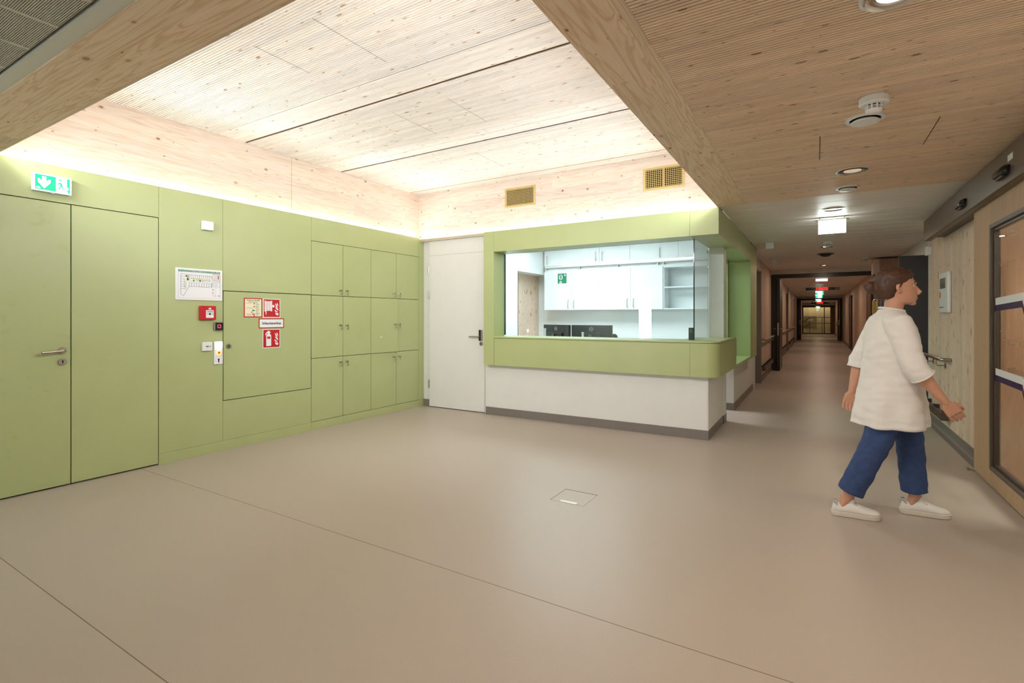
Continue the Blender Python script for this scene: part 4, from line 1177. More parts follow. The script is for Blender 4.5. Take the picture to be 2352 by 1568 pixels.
def smoke(x, y, label, z=ZL, s=1.0):
    t = thing('smoke_detector', (x, y, z), label, 'smoke detector', 'smoke detectors')
    f = FD(x, y, z)
    a = MB(); a.lathe(f, [(0.060 * s, 0.0), (0.064 * s, 0.004), (0.064 * s, 0.034), (0.058 * s, 0.040), (0.036 * s, 0.042)], 32); a.build('base', 'white_pl', t, smooth='auto')
    a = MB(); a.lathe(f, [(0.033 * s, 0.042), (0.033 * s, 0.064)], 24); a.build('sensing_chamber', 'black', t, smooth='auto')
    a = MB()
    for i in range(10):
        q = 2 * math.pi * i / 10
        o_ = V((x + 0.035 * s * math.cos(q), y + 0.035 * s * math.sin(q), 0))
        a.tube([(o_.x, o_.y, z - 0.041), (o_.x, o_.y, z - 0.066)], 0.004, 6)
    a.ring(f, 0.031 * s, 0.038 * s, 0.049, 0.053, 24); a.ring(f, 0.031 * s, 0.038 * s, 0.057, 0.060, 24)
    a.build('cage_ribs', 'white_pl', t)
    a = MB(); a.lathe(f, [(0.037 * s, 0.064), (0.036 * s, 0.074), (0.026 * s, 0.081), (0.008, 0.082)], 24); a.build('cap', 'white_pl', t, smooth='auto')
smoke(0.252, 3.165, 'white smoke detector hanging from the low spruce ceiling')
smoke(0.150, 8.9, 'white smoke detector on the corridor ceiling behind the exit sign', ZL + 0.004)
smoke(0.80, 11.6, 'white smoke detector near the right side of the fire door', ZL + 0.004)

t = thing('air_outlet', (0.14, 10.55, ZL), 'dark round air outlet in the corridor ceiling', 'air outlet')
a = MB(); a.ring(FD(0.14, 10.55, ZL), 0.09, 0.13, -0.002, 0.010, 32); a.build('rim', 'steel_dark', t, smooth='auto')
a = MB(); a.lathe(FD(0.14, 10.55, ZL), [(0.09, 0.0), (0.085, 0.03), (0.05, 0.05), (0.02, 0.055)], 32); a.build('bowl', 'black', t, smooth='auto')

for x, y, z, lab in ((-0.60, 8.5, ZL - 0.045, 'small white box under the corridor ceiling above the green window corner'), (-0.70, 11.0, ZL - 0.045, 'small white box under the corridor ceiling before the fire door'),):
    t = thing('corridor_sounder', (x, y, z), lab, 'sounder')
    MB().box(x - 0.055, x + 0.055, y - 0.03, y + 0.03, z - 0.055, z + 0.040).build('cover', 'white_pl', t, bevel=0.005)
    MB().box(x - 0.045, x + 0.045, y - 0.02, y + 0.02, z + 0.040, ZL + 0.004).build('base', 'white_pl', t)
t = thing('corridor_sounder', (1.24, 8.26, 2.13), 'small white box at the far upper edge of the right spruce wall', 'sounder')
MB().rect(FR(8.24, 2.14, 1.24), -0.035, 0.05, -0.05, 0.05, 0.0, 0.02).build('base', 'white_pl', t)
MB().rect(FR(8.24, 2.14, 1.24), -0.04, 0.055, -0.055, 0.055, 0.02, 0.05).build('cover', 'white_pl', t, bevel=0.005)

# hanging exit signs along the corridor
def hang_sign(x, y, zc, w_, h_, label, far):
    t = thing('hanging_exit_sign', (x, y, zc - h_ / 2), label, 'exit sign', 'exit signs hanging in the corridor')
    MB().box(x - w_ / 2 - 0.03, x + w_ / 2 + 0.03, y - 0.02, y + 0.02, zc + h_ / 2, zc + h_ / 2 + 0.008).build('top_rail', 'steel', t)
    for s_ in (-1, 1):
        MB().tube([(x + s_ * w_ * 0.45, y, zc + h_ / 2 + 0.008), (x + s_ * w_ * 0.45, y, ZL + 0.004)], 0.004, 6).build('suspension', 'steel', t)
    MB().box(x - w_ / 2, x + w_ / 2, y - 0.010, y + 0.010, zc - h_ / 2, zc + h_ / 2).build('light_plate', 'exit_far' if y > 10 else 'exit_glare', t)
    if far:
        a = MB(); f = FB(x, zc, y - 0.010)
        a.rect(f, -w_ / 2, -w_ * 0.2, -h_ / 2, h_ * 0.15, 0, 0.001); a.rect(f, w_ * 0.34, w_ / 2, -h_ / 2, h_ / 2, 0, 0.001)
        a.build('green_field', 'exit_green_far', t)
hang_sign(0.150, 6.72, 2.318, 0.262, 0.150, 'glaring white hanging exit sign at the corridor entrance', False)
hang_sign(0.13, 16.9, 2.362, 0.29, 0.07, 'white lit sign right under the fire door header', False)
for y, zc, lab in ((21.8, 2.19, 'hanging exit sign just under the red digital clock'), (25.2, 2.19, 'second hanging exit sign beyond the digital clock'), (30.6, 2.16, 'hanging exit sign before the second fire door frame'), (43.5, 2.02, 'farthest hanging exit sign before the glazed corridor end')):
    hang_sign(0.10, y, zc, 0.26, 0.14, lab, True)

# red digital clocks
def clock(y, x0, x1, zc, h_, label):
    t = thing('digital_clock', ((x0 + x1) / 2, y, zc - h_ / 2), label, 'digital clock', 'red digital clocks in the corridor')
    MB().box(x0, x1, y - 0.03, y + 0.03, zc - h_ / 2, zc + h_ / 2).build('housing', 'black', t, bevel=0.004)
    MB().box(x1 + 0.01, x1 + 0.13, y - 0.03, y + 0.03, zc - h_ / 2, zc + h_ / 2).build('side_speaker', 'header_brown', t, bevel=0.004)
    for x_ in (x0 + 0.1, x1 - 0.1):
        MB().tube([(x_, y, zc + h_ / 2), (x_, y, ZL + 0.004)], 0.006, 6).build('suspension', 'steel', t)
    xm = x0 + (x1 - x0) * 0.54
    a = MB(); a.text(FB(xm, zc, y - 0.0305), '10:00', h_ * 1.45, 0.001, bold=0.004, sx=1.25)
    a.build('digits', 'led_red', t)
clock(20.4, -0.315, 0.555, 2.275, 0.095, 'red digital clock reading 10:00 hanging beyond the fire door')
clock(39.5, -0.30, 0.60, 2.24, 0.10, 'farther red digital clock before the glazed corridor end')

# ================================================================== SLIDING DOOR (right)
sd = thing('door_8', (1.16, 4.8, 0), 'oak framed glass sliding door at the right edge', 'door', kind='structure')
DX0, DX1, DY0, DY1, DZ1 = 1.14, 1.19, 4.02, 5.665, 2.19
MB().box(DX0, DX1, 5.20, DY1, 0.012, DZ1).build('stile', 'oak', sd, bevel=0.002)
MB().box(DX0, DX1, DY0, 4.16, 0.012, DZ1).build('stile', 'oak', sd, bevel=0.002)
MB().box(DX0, DX1, 4.161, 5.199, 0.012, 0.135).build('bottom_rail', 'oak', sd, bevel=0.002)
MB().box(DX0, DX1, 4.161, 5.199, 2.005, DZ1).build('top_rail', 'oak', sd, bevel=0.002)
gk = MB(); gk.border(FR(4.68, 1.07, DX0 + 0.018), -0.519, 0.519, -0.934, 0.934, 0.030, -0.0325, 0.024)
gk.build('glazing_bead', 'gasket', sd)
gk = MB(); gk.border(FR(4.68, 1.07, DX0 + 0.018), -0.489, 0.489, -0.904, 0.904, 0.020, -0.030, 0.006)
gk.build('gasket', 'bronze_dark', sd)
gp = MB().box(DX0 + 0.020, DX0 + 0.030, 4.192, 5.168, 0.167, 1.973).build('glass_pane', 'glass', sd)
fz = FR(0.0, 0.0, DX0 + 0.0195)
def stripe(m, pts, w_, name):
    a = MB()
    for (p_, q_) in zip(pts, pts[1:]):
        a.prism(fz, [(-p_[0], p_[1] - w_), (-q_[0], q_[1] - w_), (-q_[0], q_[1]), (-p_[0], p_[1])], 0.0, 0.0006)
    a.build(name, m, gp)
stripe('white_print', [(5.168, 1.442), (4.56, 1.462), (4.42, 1.27), (4.20, 0.98)], 0.052, 'white_stripe')
stripe('purple_print', [(5.168, 1.389), (4.575, 1.409), (4.435, 1.217), (4.20, 0.925)], 0.045, 'purple_stripe')
stripe('white_print', [(5.168, 0.915), (4.56, 0.905), (4.42, 0.70), (4.20, 0.40)], 0.050, 'white_stripe')
stripe('purple_print', [(5.168, 0.864), (4.575, 0.854), (4.435, 0.65), (4.20, 0.345)], 0.042, 'purple_stripe')
gd = MB(); gd.box(1.10, 1.185, 5.668, 5.70, 0.0, 0.006); gd.box(1.10, 1.112, 5.668, 5.70, 0.006, 0.02); gd.build('floor_guide', 'steel', sd)

hd = thing('door_operator', (1.15, 5.5, 2.18), 'long bronze sliding door operator box under the ceiling', 'door operator')
MB().box(1.070, 1.082, 3.45, 7.50, 2.178, 2.408).build('cover', 'header_brown', hd, bevel=0.003)
MB().box(1.0825, 1.132, 3.45, 7.48, 2.178, 2.188).build('bottom_lip', 'header_brown', hd)
MB().box(1.150, 1.238, 3.45, 7.36, 2.200, 2.408).build('drive_rail', 'bronze_dark', hd)
MB().box(1.0825, 1.239, 7.36, 7.375, 2.36, 2.408).build('end_plate', 'header_brown', hd)
MB().rect(FR(4.43, 2.33, 1.070), -0.06, 0.04, -0.018, 0.022, 0, 0.001).build('type_label', 'white_print', hd)
def sensor(y, label):
    t = thing('motion_sensor', (1.07, y, 2.24), label, 'motion sensor', 'black motion sensors on the door operator')
    f = FR(y, 2.262, 1.070)
    a = MB()
    rings = []
    for hh_, sw, sh_, dz in ((0.0, 0.120, 0.034, 0.0), (0.018, 0.120, 0.034, 0.0), (0.036, 0.100, 0.028, -0.004), (0.046, 0.070, 0.018, -0.008)):
        rings.append([f[0] + f[1] * (sw * math.copysign(abs(math.cos(q)) ** 0.45, math.cos(q))) + f[2] * (sh_ * math.copysign(abs(math.sin(q)) ** 0.45, math.sin(q)) + dz) + f[3] * hh_ for q in [2 * math.pi * i / 28 for i in range(28)]])
    a.loft(rings); a.build('housing', 'black_gloss', t, smooth='auto')
    MB().rect(f, -0.07, 0.07, -0.041, -0.033, 0.006, 0.030).build('lens', 'bronze_dark', t)
sensor(4.56, 'black motion sensor on the door operator, nearer the camera')
sensor(5.66, 'black motion sensor on the door operator, farther from the camera')

# room behind the sliding door
rb = thing('wall_side_room', (2.4, 6.0, 0), 'side room behind the sliding door with oak lined reveal', 'wall', kind='structure')
MB().box(1.245, 1.435, 5.40, 5.50, 0.0, 2.25).build('oak_reveal', 'oak_x', rb)
MB().box(1.44, 4.2, 6.4, 6.5, 0.0, 2.6).build('wall_body', 'white_wall', rb)
MB().box(4.1, 4.2, 3.0, 6.4, 0.0, 2.6).build('wall_body', 'white_wall', rb)
MB().box(1.44, 4.2, 2.9, 3.0, 0.0, 2.6).build('wall_body', 'white_wall', rb)
MB().box(1.301, 4.2, 3.0, 6.5, -0.05, 0.0).build('floor_boards', 'oak_floor', rb)
MB().box(1.42, 4.2, 2.9, 6.5, 2.5, 2.55).build('ceiling_board', 'white_wall', rb)
MB().box(1.24, 1.44, 4.05, 5.55, 2.20, 2.6).build('lintel', 'white_wall', rb)
t = thing('ceiling_light', (2.3, 4.0, 2.5), 'warm light panel on the side room ceiling behind the sliding door', 'ceiling light')
MB().box(1.7, 2.9, 3.4, 4.6, 2.480, 2.490).build('diffuser', 'room_panel', t)
a = MB(); a.border(FD(2.3, 4.0, 2.50), -0.63, 0.63, -0.63, 0.63, 0.03, 0.0, 0.022); a.build('frame', 'white_pl', t)

# ================================================================== RIGHT WALL FITTINGS
def handrail(xw, sgn, y0, y1, z, label, nb, sub=True):
    """sgn: direction from the wall into the corridor along X"""
    t = thing('handrail', (xw, (y0 + y1) / 2, z), label, 'handrail')
    xr = xw + sgn * 0.085
    MB().tube([(xw + sgn * 0.004, y0, z), (xr - sgn * 0.01, y0, z), (xr, y0 + 0.012, z), (xr, y1 - 0.012, z), (xr - sgn * 0.01, y1, z), (xw + sgn * 0.004, y1, z)], 0.019, 12).build('rail', 'steel', t, smooth='auto')
    for i in range(nb):
        y = y0 + 0.28 + (y1 - y0 - 0.56) * (i / max(1, nb - 1))
        b_ = MB().tube([(xr, y, z - 0.015), (xr, y, z - 0.07), (xr - sgn * 0.012, y, z - 0.082), (xw + sgn * 0.006, y, z - 0.082)], 0.007, 8).build('bracket', 'steel', t, smooth='auto')
        f = frame((xw, y, z - 0.082), (0, 1, 0), (sgn, 0, 0))
        MB().disc(f, 0.032, 0.0, 0.008, 16).build('rosette', 'steel', b_, smooth='auto')
    return t
def bumper(xw, sgn, y0, y1, z, label, nb):
    t = thing('bumper_rail', (xw, (y0 + y1) / 2, z), label, 'bumper rail')
    x0, x1 = sorted((xw + sgn * 0.055, xw + sgn * 0.085))
    xa, xb = sorted((xw + sgn * 0.02, xw + sgn * 0.085))
    MB().box(x0, x1, y0, y1, z - 0.04, z + 0.04).build('board', 'bronze_dark', t, bevel=0.003)
    MB().box(xa, xb, y0 - 0.006, y0 - 0.0005, z - 0.041, z + 0.041).build('end_cap', 'steel_dark', t)
    for i in range(nb):
        y = y0 + 0.12 + (y1 - y0 - 0.24) * (i / max(1, nb - 1))
        xc, xd = sorted((xw, xw + sgn * 0.055))
        MB().box(xc, xd, y - 0.02, y + 0.02, z + 0.015, z + 0.055).build('spacer', 'bronze_dark', t)
    return t
handrail(1.24, -1, 7.05, 8.95, 0.84, 'steel handrail on the right spruce wall behind the walking person', 3)
bumper(1.24, -1, 7.08, 8.75, 0.22, 'low bumper board on the right spruce wall', 4)

t = thing('disinfectant_dispenser', (1.24, 7.2, 1.34), 'slim white dispenser with orange window on the right spruce wall', 'dispenser')
f = FR(7.27, 1.572, 1.24)
hw = 0.225
MB().rect(f, -hw, hw, -0.225, 0.225, 0, 0.035).build('housing', 'white_pl', t, bevel=0.015)
f2 = FR(7.27, 1.572, 1.24 - 0.035)
MB().rect(f2, -0.16, 0.12, 0.045, 0.16, 0, 0.002).build('display', 'lcd', t)
a = MB(); a.rect(frame(f2[0] + V((0, 0, 0.085)), (0, -1, 0), (-1, 0, 0)), -0.03, 0.02, -0.025, 0.02, 0.002, 0.003); a.build('drop_mark', 'black_print', t)
a = MB(); a.disc(frame(f2[0] + V((0, 0.155, -0.022)), (0, -1, 0), (-1, 0, 0)), 0.040, 0, 0.002, 20); a.build('level_window', 'orange', t)
a = MB(); a.rect(f2, -0.17, -0.12, -0.17, -0.155, 0, 0.001); a.rect(f2, -0.11, 0.03, -0.166, -0.158, 0, 0.001); a.build('logo', 'purple_print', t)

# ================================================================== CORRIDOR RIGHT: anthracite door, cage trolley
ad = thing('door_9', (1.3, 9.0, 0), 'anthracite grey door leaf standing open in the right niche', 'door', kind='structure')
lf = MB().box(1.005, 1.87, 8.98, 9.025, 0.008, 2.165).build('leaf', 'dark_door', ad, bevel=0.002)
MB().rect(FB(1.083, 1.01, 8.98), -0.024, 0.024, -0.13, 0.09, 0, 0.012).build('escutcheon', 'steel', lf, bevel=0.003)
MB().rect(FB(1.083, 1.135, 8.98), -0.024, 0.024, -0.034, 0.028, 0, 0.016).build('card_reader', 'black', lf, bevel=0.003)
a = MB(); a.tube([(1.083, 8.97, 1.05), (1.083, 8.925, 1.05), (1.095, 8.915, 1.05), (1.215, 8.915, 1.05)], 0.009, 10); a.build('door_handle', 'steel', lf, smooth='auto')
a = MB(); a.disc(FB(1.083, 0.955, 8.967), 0.007, 0, 0.002, 12); a.rect(FB(1.083, 0.955, 8.967), -0.003, 0.003, -0.016, 0.0, 0, 0.002); a.build('keyhole', 'black', lf)

ct = thing('cage_trolley', (1.02, 10.1, 0), 'yellow zinc wire cage trolley behind the anthracite door', 'trolley')
cx0, cx1, cy0, cy1, cz0, cz1 = 0.82, 1.30, 9.75, 10.45, 0.20, 1.60
for y in (cy0, cy1):
    MB().tube([(cx0, y, cz0), (cx0, y, cz1 - 0.04), (cx0 + 0.012, y, cz1 - 0.012), (cx0 + 0.04, y, cz1), (cx1 - 0.04, y, cz1), (cx1 - 0.012, y, cz1 - 0.012), (cx1, y, cz1 - 0.04), (cx1, y, cz0)], 0.013, 8).build('end_frame', 'zinc_cage', ct, smooth='auto')
a = MB()
for i in range(10): a.tube([(cx0 + 0.045 + i * 0.043, cy0, cz0), (cx0 + 0.045 + i * 0.043, cy0, cz1)], 0.0035, 6)
for i in range(17): a.tube([(cx0, cy0 + 0.005, cz0 + 0.05 + i * 0.08), (cx1, cy0 + 0.005, cz0 + 0.05 + i * 0.08)], 0.0035, 6)
a.build('wire_mesh', 'zinc_cage', ct)
for x in (cx0, cx1):
    a = MB()
    for i in range(11): a.tube([(x, cy0 + 0.05 + i * 0.06, cz0), (x, cy0 + 0.05 + i * 0.06, cz1 - 0.05)], 0.0035, 6)
    for i in range(14): a.tube([(x, cy0, cz0 + 0.05 + i * 0.1), (x, cy1, cz0 + 0.05 + i * 0.1)], 0.0035, 6)
    a.build('wire_mesh', 'zinc_cage', ct)
MB().box(cx0, cx1, cy0, cy1, 0.15, 0.20).build('base_tray', 'steel', ct, bevel=0.004)
for x in (cx0 + 0.05, cx1 - 0.05):
    for y in (cy0 + 0.06, cy1 - 0.06):
        a = MB(); a.disc(frame((x - 0.015, y, 0.06), (0, 1, 0), (1, 0, 0)), 0.06, 0, 0.03, 18); a.tube([(x, y, 0.06), (x, y, 0.15)], 0.012, 8)
        a.build('caster', 'black', ct, smooth='auto')
t = thing('storage_board', (1.10, 11.2, 0), 'blue grey board standing behind the cage trolley', 'board')
MB().box(0.90, 1.32, 11.30, 11.34, 0.0, 2.06).build('panel', 'blue_grey', t, bevel=0.004)
MB().box(0.895, 1.325, 11.29, 11.35, 2.06, 2.08).build('top_edge', 'bronze_dark', t)
t = thing('ceiling_bulkhead', (1.2, 11.9, 2.15), 'wooden bulkhead box under the ceiling over the trolley niche', 'bulkhead')
MB().box(1.02, 1.32, 11.70, 12.2, 2.13, 2.40).build('box_body', 'oak_x', t, bevel=0.003)
MB().box(0.93, 1.02, 11.72, 12.2, 2.12, 2.40).build('side_board', 'spruce_corr', t)

# ================================================================== CORRIDOR LEFT FITTINGS
handrail(-0.95, 1, 11.15, 13.6, 0.85, 'steel handrail on the left corridor wall before the fire door', 4)
bumper(-0.95, 1, 11.2, 13.4, 0.27, 'low bumper board on the left corridor wall before the fire door', 6)
handrail(-0.95, 1, 16.2, 20.9, 0.85, 'steel handrail on the left corridor wall just beyond the fire door', 8)
bumper(-0.95, 1, 16.2, 20.9, 0.27, 'low bumper board on the left corridor wall just beyond the fire door', 8)
handrail(-0.95, 1, 22.3, 27.8, 0.85, 'farther steel handrail on the left corridor wall', 8)
bumper(-0.95, 1, 22.3, 27.8, 0.27, 'farther low bumper board on the left corridor wall', 8)
handrail(1.22, -1, 34.5, 44.0, 0.85, 'steel handrail on the right wall beyond the second fire door frame', 6)

# fire door frames
def fire_frame(name, y, label, zt, x0, x1, leaf):
    d = thing(name, (0, y, 0), label, 'door', kind='structure')
    MB().box(x0, x0 + 0.11, y, y + 0.16, 0.0, zt).build('jamb', 'dark_frame', d, bevel=0.004)
    MB().box(x1 - 0.11, x1, y, y + 0.16, 0.0, zt).build('jamb', 'dark_frame', d, bevel=0.004)
    MB().box(x0, x1, y, y + 0.16, zt, zt + 0.09).build('header', 'dark_frame', d, bevel=0.004)
    MB().box(x0, x1, y + 0.02, y + 0.14, zt + 0.09, 2.6).build('infill', 'white_wall', d)
    for sx in ((-1, 1) if leaf > 1 else (-1,)):
        xx = x0 + 0.12 if sx < 0 else x1 - 0.20
        l_ = MB().box(xx, xx + 0.075, y - 0.08, y + 1.0, 0.01, zt - 0.01).build('leaf', 'dark_frame', d, bevel=0.004)
        MB().box(xx + 0.022, xx + 0.052, y - 0.083, y - 0.08, 0.85, 1.16).build('lock_plate', 'steel', l_)
        for q in (-1, 1):
            xs_ = xx if q < 0 else xx + 0.075
            a = MB(); a.tube([(xs_, y - 0.02, 1.02), (xs_ + q * 0.055, y - 0.02, 1.02), (xs_ + q * 0.06, y + 0.10, 1.02)], 0.009, 8); a.build('door_handle', 'steel', l_, smooth='auto')
    return d
fire_frame('door_10', 13.85, 'dark brown open fire door frame across the corridor', 2.245, -0.95, 1.22, 1)
fire_frame('door_11', 33.2, 'second dark fire door frame far down the corridor', 2.25, -0.95, 1.22, 2)
for y, lab in ((15.5, 'brown wooden door on the right wall beyond the fire door'), (24.0, 'second brown wooden door on the right wall farther down')):
    t = thing('corridor_door', (1.2, y, 0), lab, 'door')
    MB().box(1.175, 1.219, y, y + 1.1, 0.0, 2.10).build('leaf', 'brown_door', t, bevel=0.003)
    b = MB(); b.box(1.165, 1.219, y - 0.08, y - 0.002, 0, 2.16); b.box(1.165, 1.219, y + 1.102, y + 1.18, 0, 2.16); b.box(1.165, 1.219, y - 0.08, y + 1.18, 2.102, 2.16); b.build('frame', 'bronze_dark', t)
    a = MB(); a.tube([(1.175, y + 0.1, 1.05), (1.12, y + 0.1, 1.05), (1.115, y + 0.22, 1.05)], 0.009, 8); a.build('door_handle', 'steel', t, smooth='auto')

# glazed corridor end and stairwell behind it
ge = thing('window_4', (0.1, 46.0, 0), 'glazed partition at the far end of the corridor', 'window', kind='structure')
b = MB(); b.box(-0.95, -0.88, 45.95, 46.05, 0, 2.2); b.box(1.20, 1.27, 45.95, 46.05, 0, 2.2); b.box(0.50, 0.56, 45.95, 46.05, 0.06, 2.06); b.box(-0.95, 1.27, 45.95, 46.05, 2.06, 2.2); b.box(-0.95, 1.27, 45.95, 46.05, 0, 0.06)
b.build('frame', 'dark_frame', ge)
MB().box(-0.95, 1.4, 45.97, 46.03, 2.2, 2.6).build('infill', 'white_wall', ge)
MB().box(-0.88, 0.50, 45.99, 46.01, 0.06, 2.06).build('glass_pane', 'glass', ge)
MB().box(0.56, 0.92, 45.99, 46.01, 0.06, 2.06).build('glass_pane', 'glass', ge)
MB().box(0.92, 1.20, 45.97, 46.03, 0.06, 2.06).build('door_leaf', 'brown_door', ge)
we = thing('wall_stairwell', (0.1, 49.0, 0), 'warm wooden stairwell wall behind the corridor end glazing', 'wall', kind='structure')
for i in range(5):
    MB().box(-1.5 + i * 0.66, -0.842 + i * 0.66, 48.9, 49.0, 0.0, 3.0).build('wood_panel', wood('stair_wood', (232, 204, 164), (206, 168, 120), 'Z', 'X', 0.14, 0.8) if i == 0 else bpy.data.materials['stair_wood'], we)
MB().box(-1.55, -1.50, 46.05, 49, 0, 3.0).build('wall_body', 'white_wall', we)
MB().box(1.80, 1.85, 46.05, 49, 0, 3.0).build('wall_body', 'white_wall', we)
MB().box(-1.55, 1.85, 46.05, 49, 2.98, 3.0).build('ceiling_board', 'white_wall', we)
t = thing('ceiling_light', (0.1, 47.4, 2.98), 'warm light panel in the stairwell behind the corridor end glazing', 'ceiling light')
MB().box(-0.7, 0.9, 46.8, 48.2, 2.955, 2.965).build('diffuser', 'stair_light', t)
a = MB(); a.border(FD(0.1, 47.5, 2.98), -0.83, 0.83, -0.73, 0.73, 0.03, 0.0, 0.03); a.build('frame', 'white_pl', t)
t = thing('hose_cabinet', (-0.6, 48.88, 0.5), 'olive hose cabinet on the stairwell wall behind the glazing', 'cabinet')
MB().box(-0.90, 0.02, 48.86, 48.899, 0.42, 1.38).build('cabinet_door', 'olive_panel', t, bevel=0.003)
MB().disc(FB(-0.78, 0.90, 48.86), 0.04, 0, 0.01, 14).build('lock', 'black', t)
for z, m, h_, lab in ((1.20, 'red_print', 0.15, 'tiny red square sign on the far stairwell cabinet, upper one'), (1.06, 'white_print', 0.09, 'tiny white strip sign on the far stairwell cabinet'), (0.92, 'red_print', 0.15, 'tiny red square sign on the far stairwell cabinet, lower one')):
    t = thing('stair_sign', (-0.45, 48.85, z), lab, 'sign')
    w_ = 0.18 if h_ > 0.1 else 0.30
    MB().rect(FB(-0.42, z, 48.858), -w_ / 2, w_ / 2, -h_ / 2, h_ / 2, 0, 0.003).build('plate', m, t)
    MB().rect(FB(-0.42, z, 48.855), -w_ / 4, w_ / 8, -h_ / 4, h_ / 4, 0, 0.001).build('pictogram', 'white_print' if m == 'red_print' else 'grey_print', t)
t = thing('stair_railing', (0.2, 47.6, 0), 'dark stair railing with sloping end behind the corridor end glazing', 'railing')
for z in (1.28, 0.80):
    MB().tube([(-1.2, 47.6, z - 0.62), (-0.45, 47.6, z), (1.25, 47.6, z)], 0.022, 8).build('rail', 'dark_frame', t, smooth='auto')
for x in (-0.45, 0.4, 1.2):
    MB().tube([(x, 47.6, 0.0), (x, 47.6, 1.28)], 0.018, 8).build('post', 'dark_frame', t, smooth='auto')
# ================================================================== PERSON WALKING
from mathutils import noise as mnoise
def remesh(mb, voxel, smooth_it=4, disp=None):
    me = mb.mesh('tmp', None)
    ob = bpy.data.objects.new('tmp', me); COL.objects.link(ob)
    r = ob.modifiers.new('r', 'REMESH'); r.mode = 'VOXEL'; r.voxel_size = voxel; r.use_smooth_shade = True
    s = ob.modifiers.new('s', 'SMOOTH'); s.factor = 0.5; s.iterations = smooth_it
    dg = bpy.context.evaluated_depsgraph_get()
    out = bpy.data.meshes.new_from_object(ob.evaluated_get(dg))
    bpy.data.objects.remove(ob); bpy.data.meshes.remove(me)
    if disp:
        nrm = [v.normal.copy() for v in out.vertices]
        for v, n in zip(out.vertices, nrm):
            v.co += n * disp(v.co)
    for p in out.polygons: p.use_smooth = True
    return out
def mesh_obj(me, name, m, parent):
    me.materials.clear(); me.materials.append(M[m])
    me.name = name
    o = bpy.data.objects.new(name, me); COL.objects.link(o)
    attach(o, parent, True)
    return o
def ering(cx, cy, z, rx, ry, n=28, fold=0.0, k=7, ph=0.0, tilt=0.0):
    out = []
    for i in range(n):
        a = 2 * math.pi * i / n
        f = 1 + fold * math.sin(k * a + ph) + fold * 0.5 * math.sin((k + 4) * a + 2 * ph)
        x = cx + rx * f * math.cos(a)
        out.append((x, cy + ry * f * math.sin(a), z + tilt * (x - cx)))
    return out

PR = thing('person', (0.411, 4.100, 0), 'person in long white top, blue jeans and white sneakers walking to the right', 'person', rz=math.radians(8))
HZ = 1.355   # base of the neck
# ---- one continuous body
b = MB()
head = [(0.078, 1.382, 0.030, 0.026), (0.072, 1.392, 0.056, 0.046), (0.060, 1.420, 0.078, 0.059), (0.048, 1.455, 0.089, 0.067), (0.040, 1.492, 0.094, 0.072), (0.034, 1.530, 0.097, 0.075), (0.028, 1.562, 0.090, 0.071), (0.022, 1.590, 0.070, 0.056), (0.020, 1.606, 0.040, 0.032), (0.020, 1.612, 0.012, 0.010)]
b.loft([ering(c, 0, z, rx, ry, 24) for c, z, rx, ry in head])
b.tube([(0.134, 0, 1.500), (0.146, 0, 1.478), (0.160, 0, 1.462), (0.150, 0, 1.452), (0.128, 0, 1.450)], [0.008, 0.011, 0.013, 0.012, 0.006], 10)
b.tube([(0.132, -0.014, 1.458), (0.140, 0, 1.455), (0.132, 0.014, 1.458)], [0.008, 0.012, 0.008], 8)
b.tube([(0.122, -0.022, 1.424), (0.140, 0, 1.428), (0.122, 0.022, 1.424)], [0.006, 0.009, 0.006], 8)
b.tube([(0.120, -0.020, 1.412), (0.137, 0, 1.411), (0.120, 0.020, 1.412)], [0.006, 0.009, 0.006], 8)
b.tube([(0.110, -0.015, 1.388), (0.126, 0, 1.390), (0.110, 0.015, 1.388)], [0.012, 0.016, 0.012], 8)
b.tube([(0.112, -0.045, 1.519), (0.132, -0.022, 1.524), (0.136, 0, 1.516), (0.132, 0.022, 1.524), (0.112, 0.045, 1.519)], [0.006, 0.008, 0.008, 0.008, 0.006], 8)
for s in (-1, 1):
    b.tube([(0.036, s * 0.070, 1.512), (0.022, s * 0.083, 1.500), (0.022, s * 0.084, 1.480), (0.034, s * 0.078, 1.458), (0.040, s * 0.070, 1.456)], [0.008, 0.011, 0.010, 0.008, 0.006], 8)
b.tube([(0.012, 0, 1.30), (0.020, 0, 1.36), (0.034, 0, 1.44)], [0.060, 0.052, 0.056], 16)
b.loft([ering(0, 0, z, rx, ry, 24) for z, rx, ry in ((0.78, 0.10, 0.15), (0.90, 0.105, 0.155), (1.02, 0.095, 0.13), (1.14, 0.105, 0.15), (1.25, 0.10, 0.165), (1.31, 0.075, 0.12), (1.335, 0.05, 0.06))])
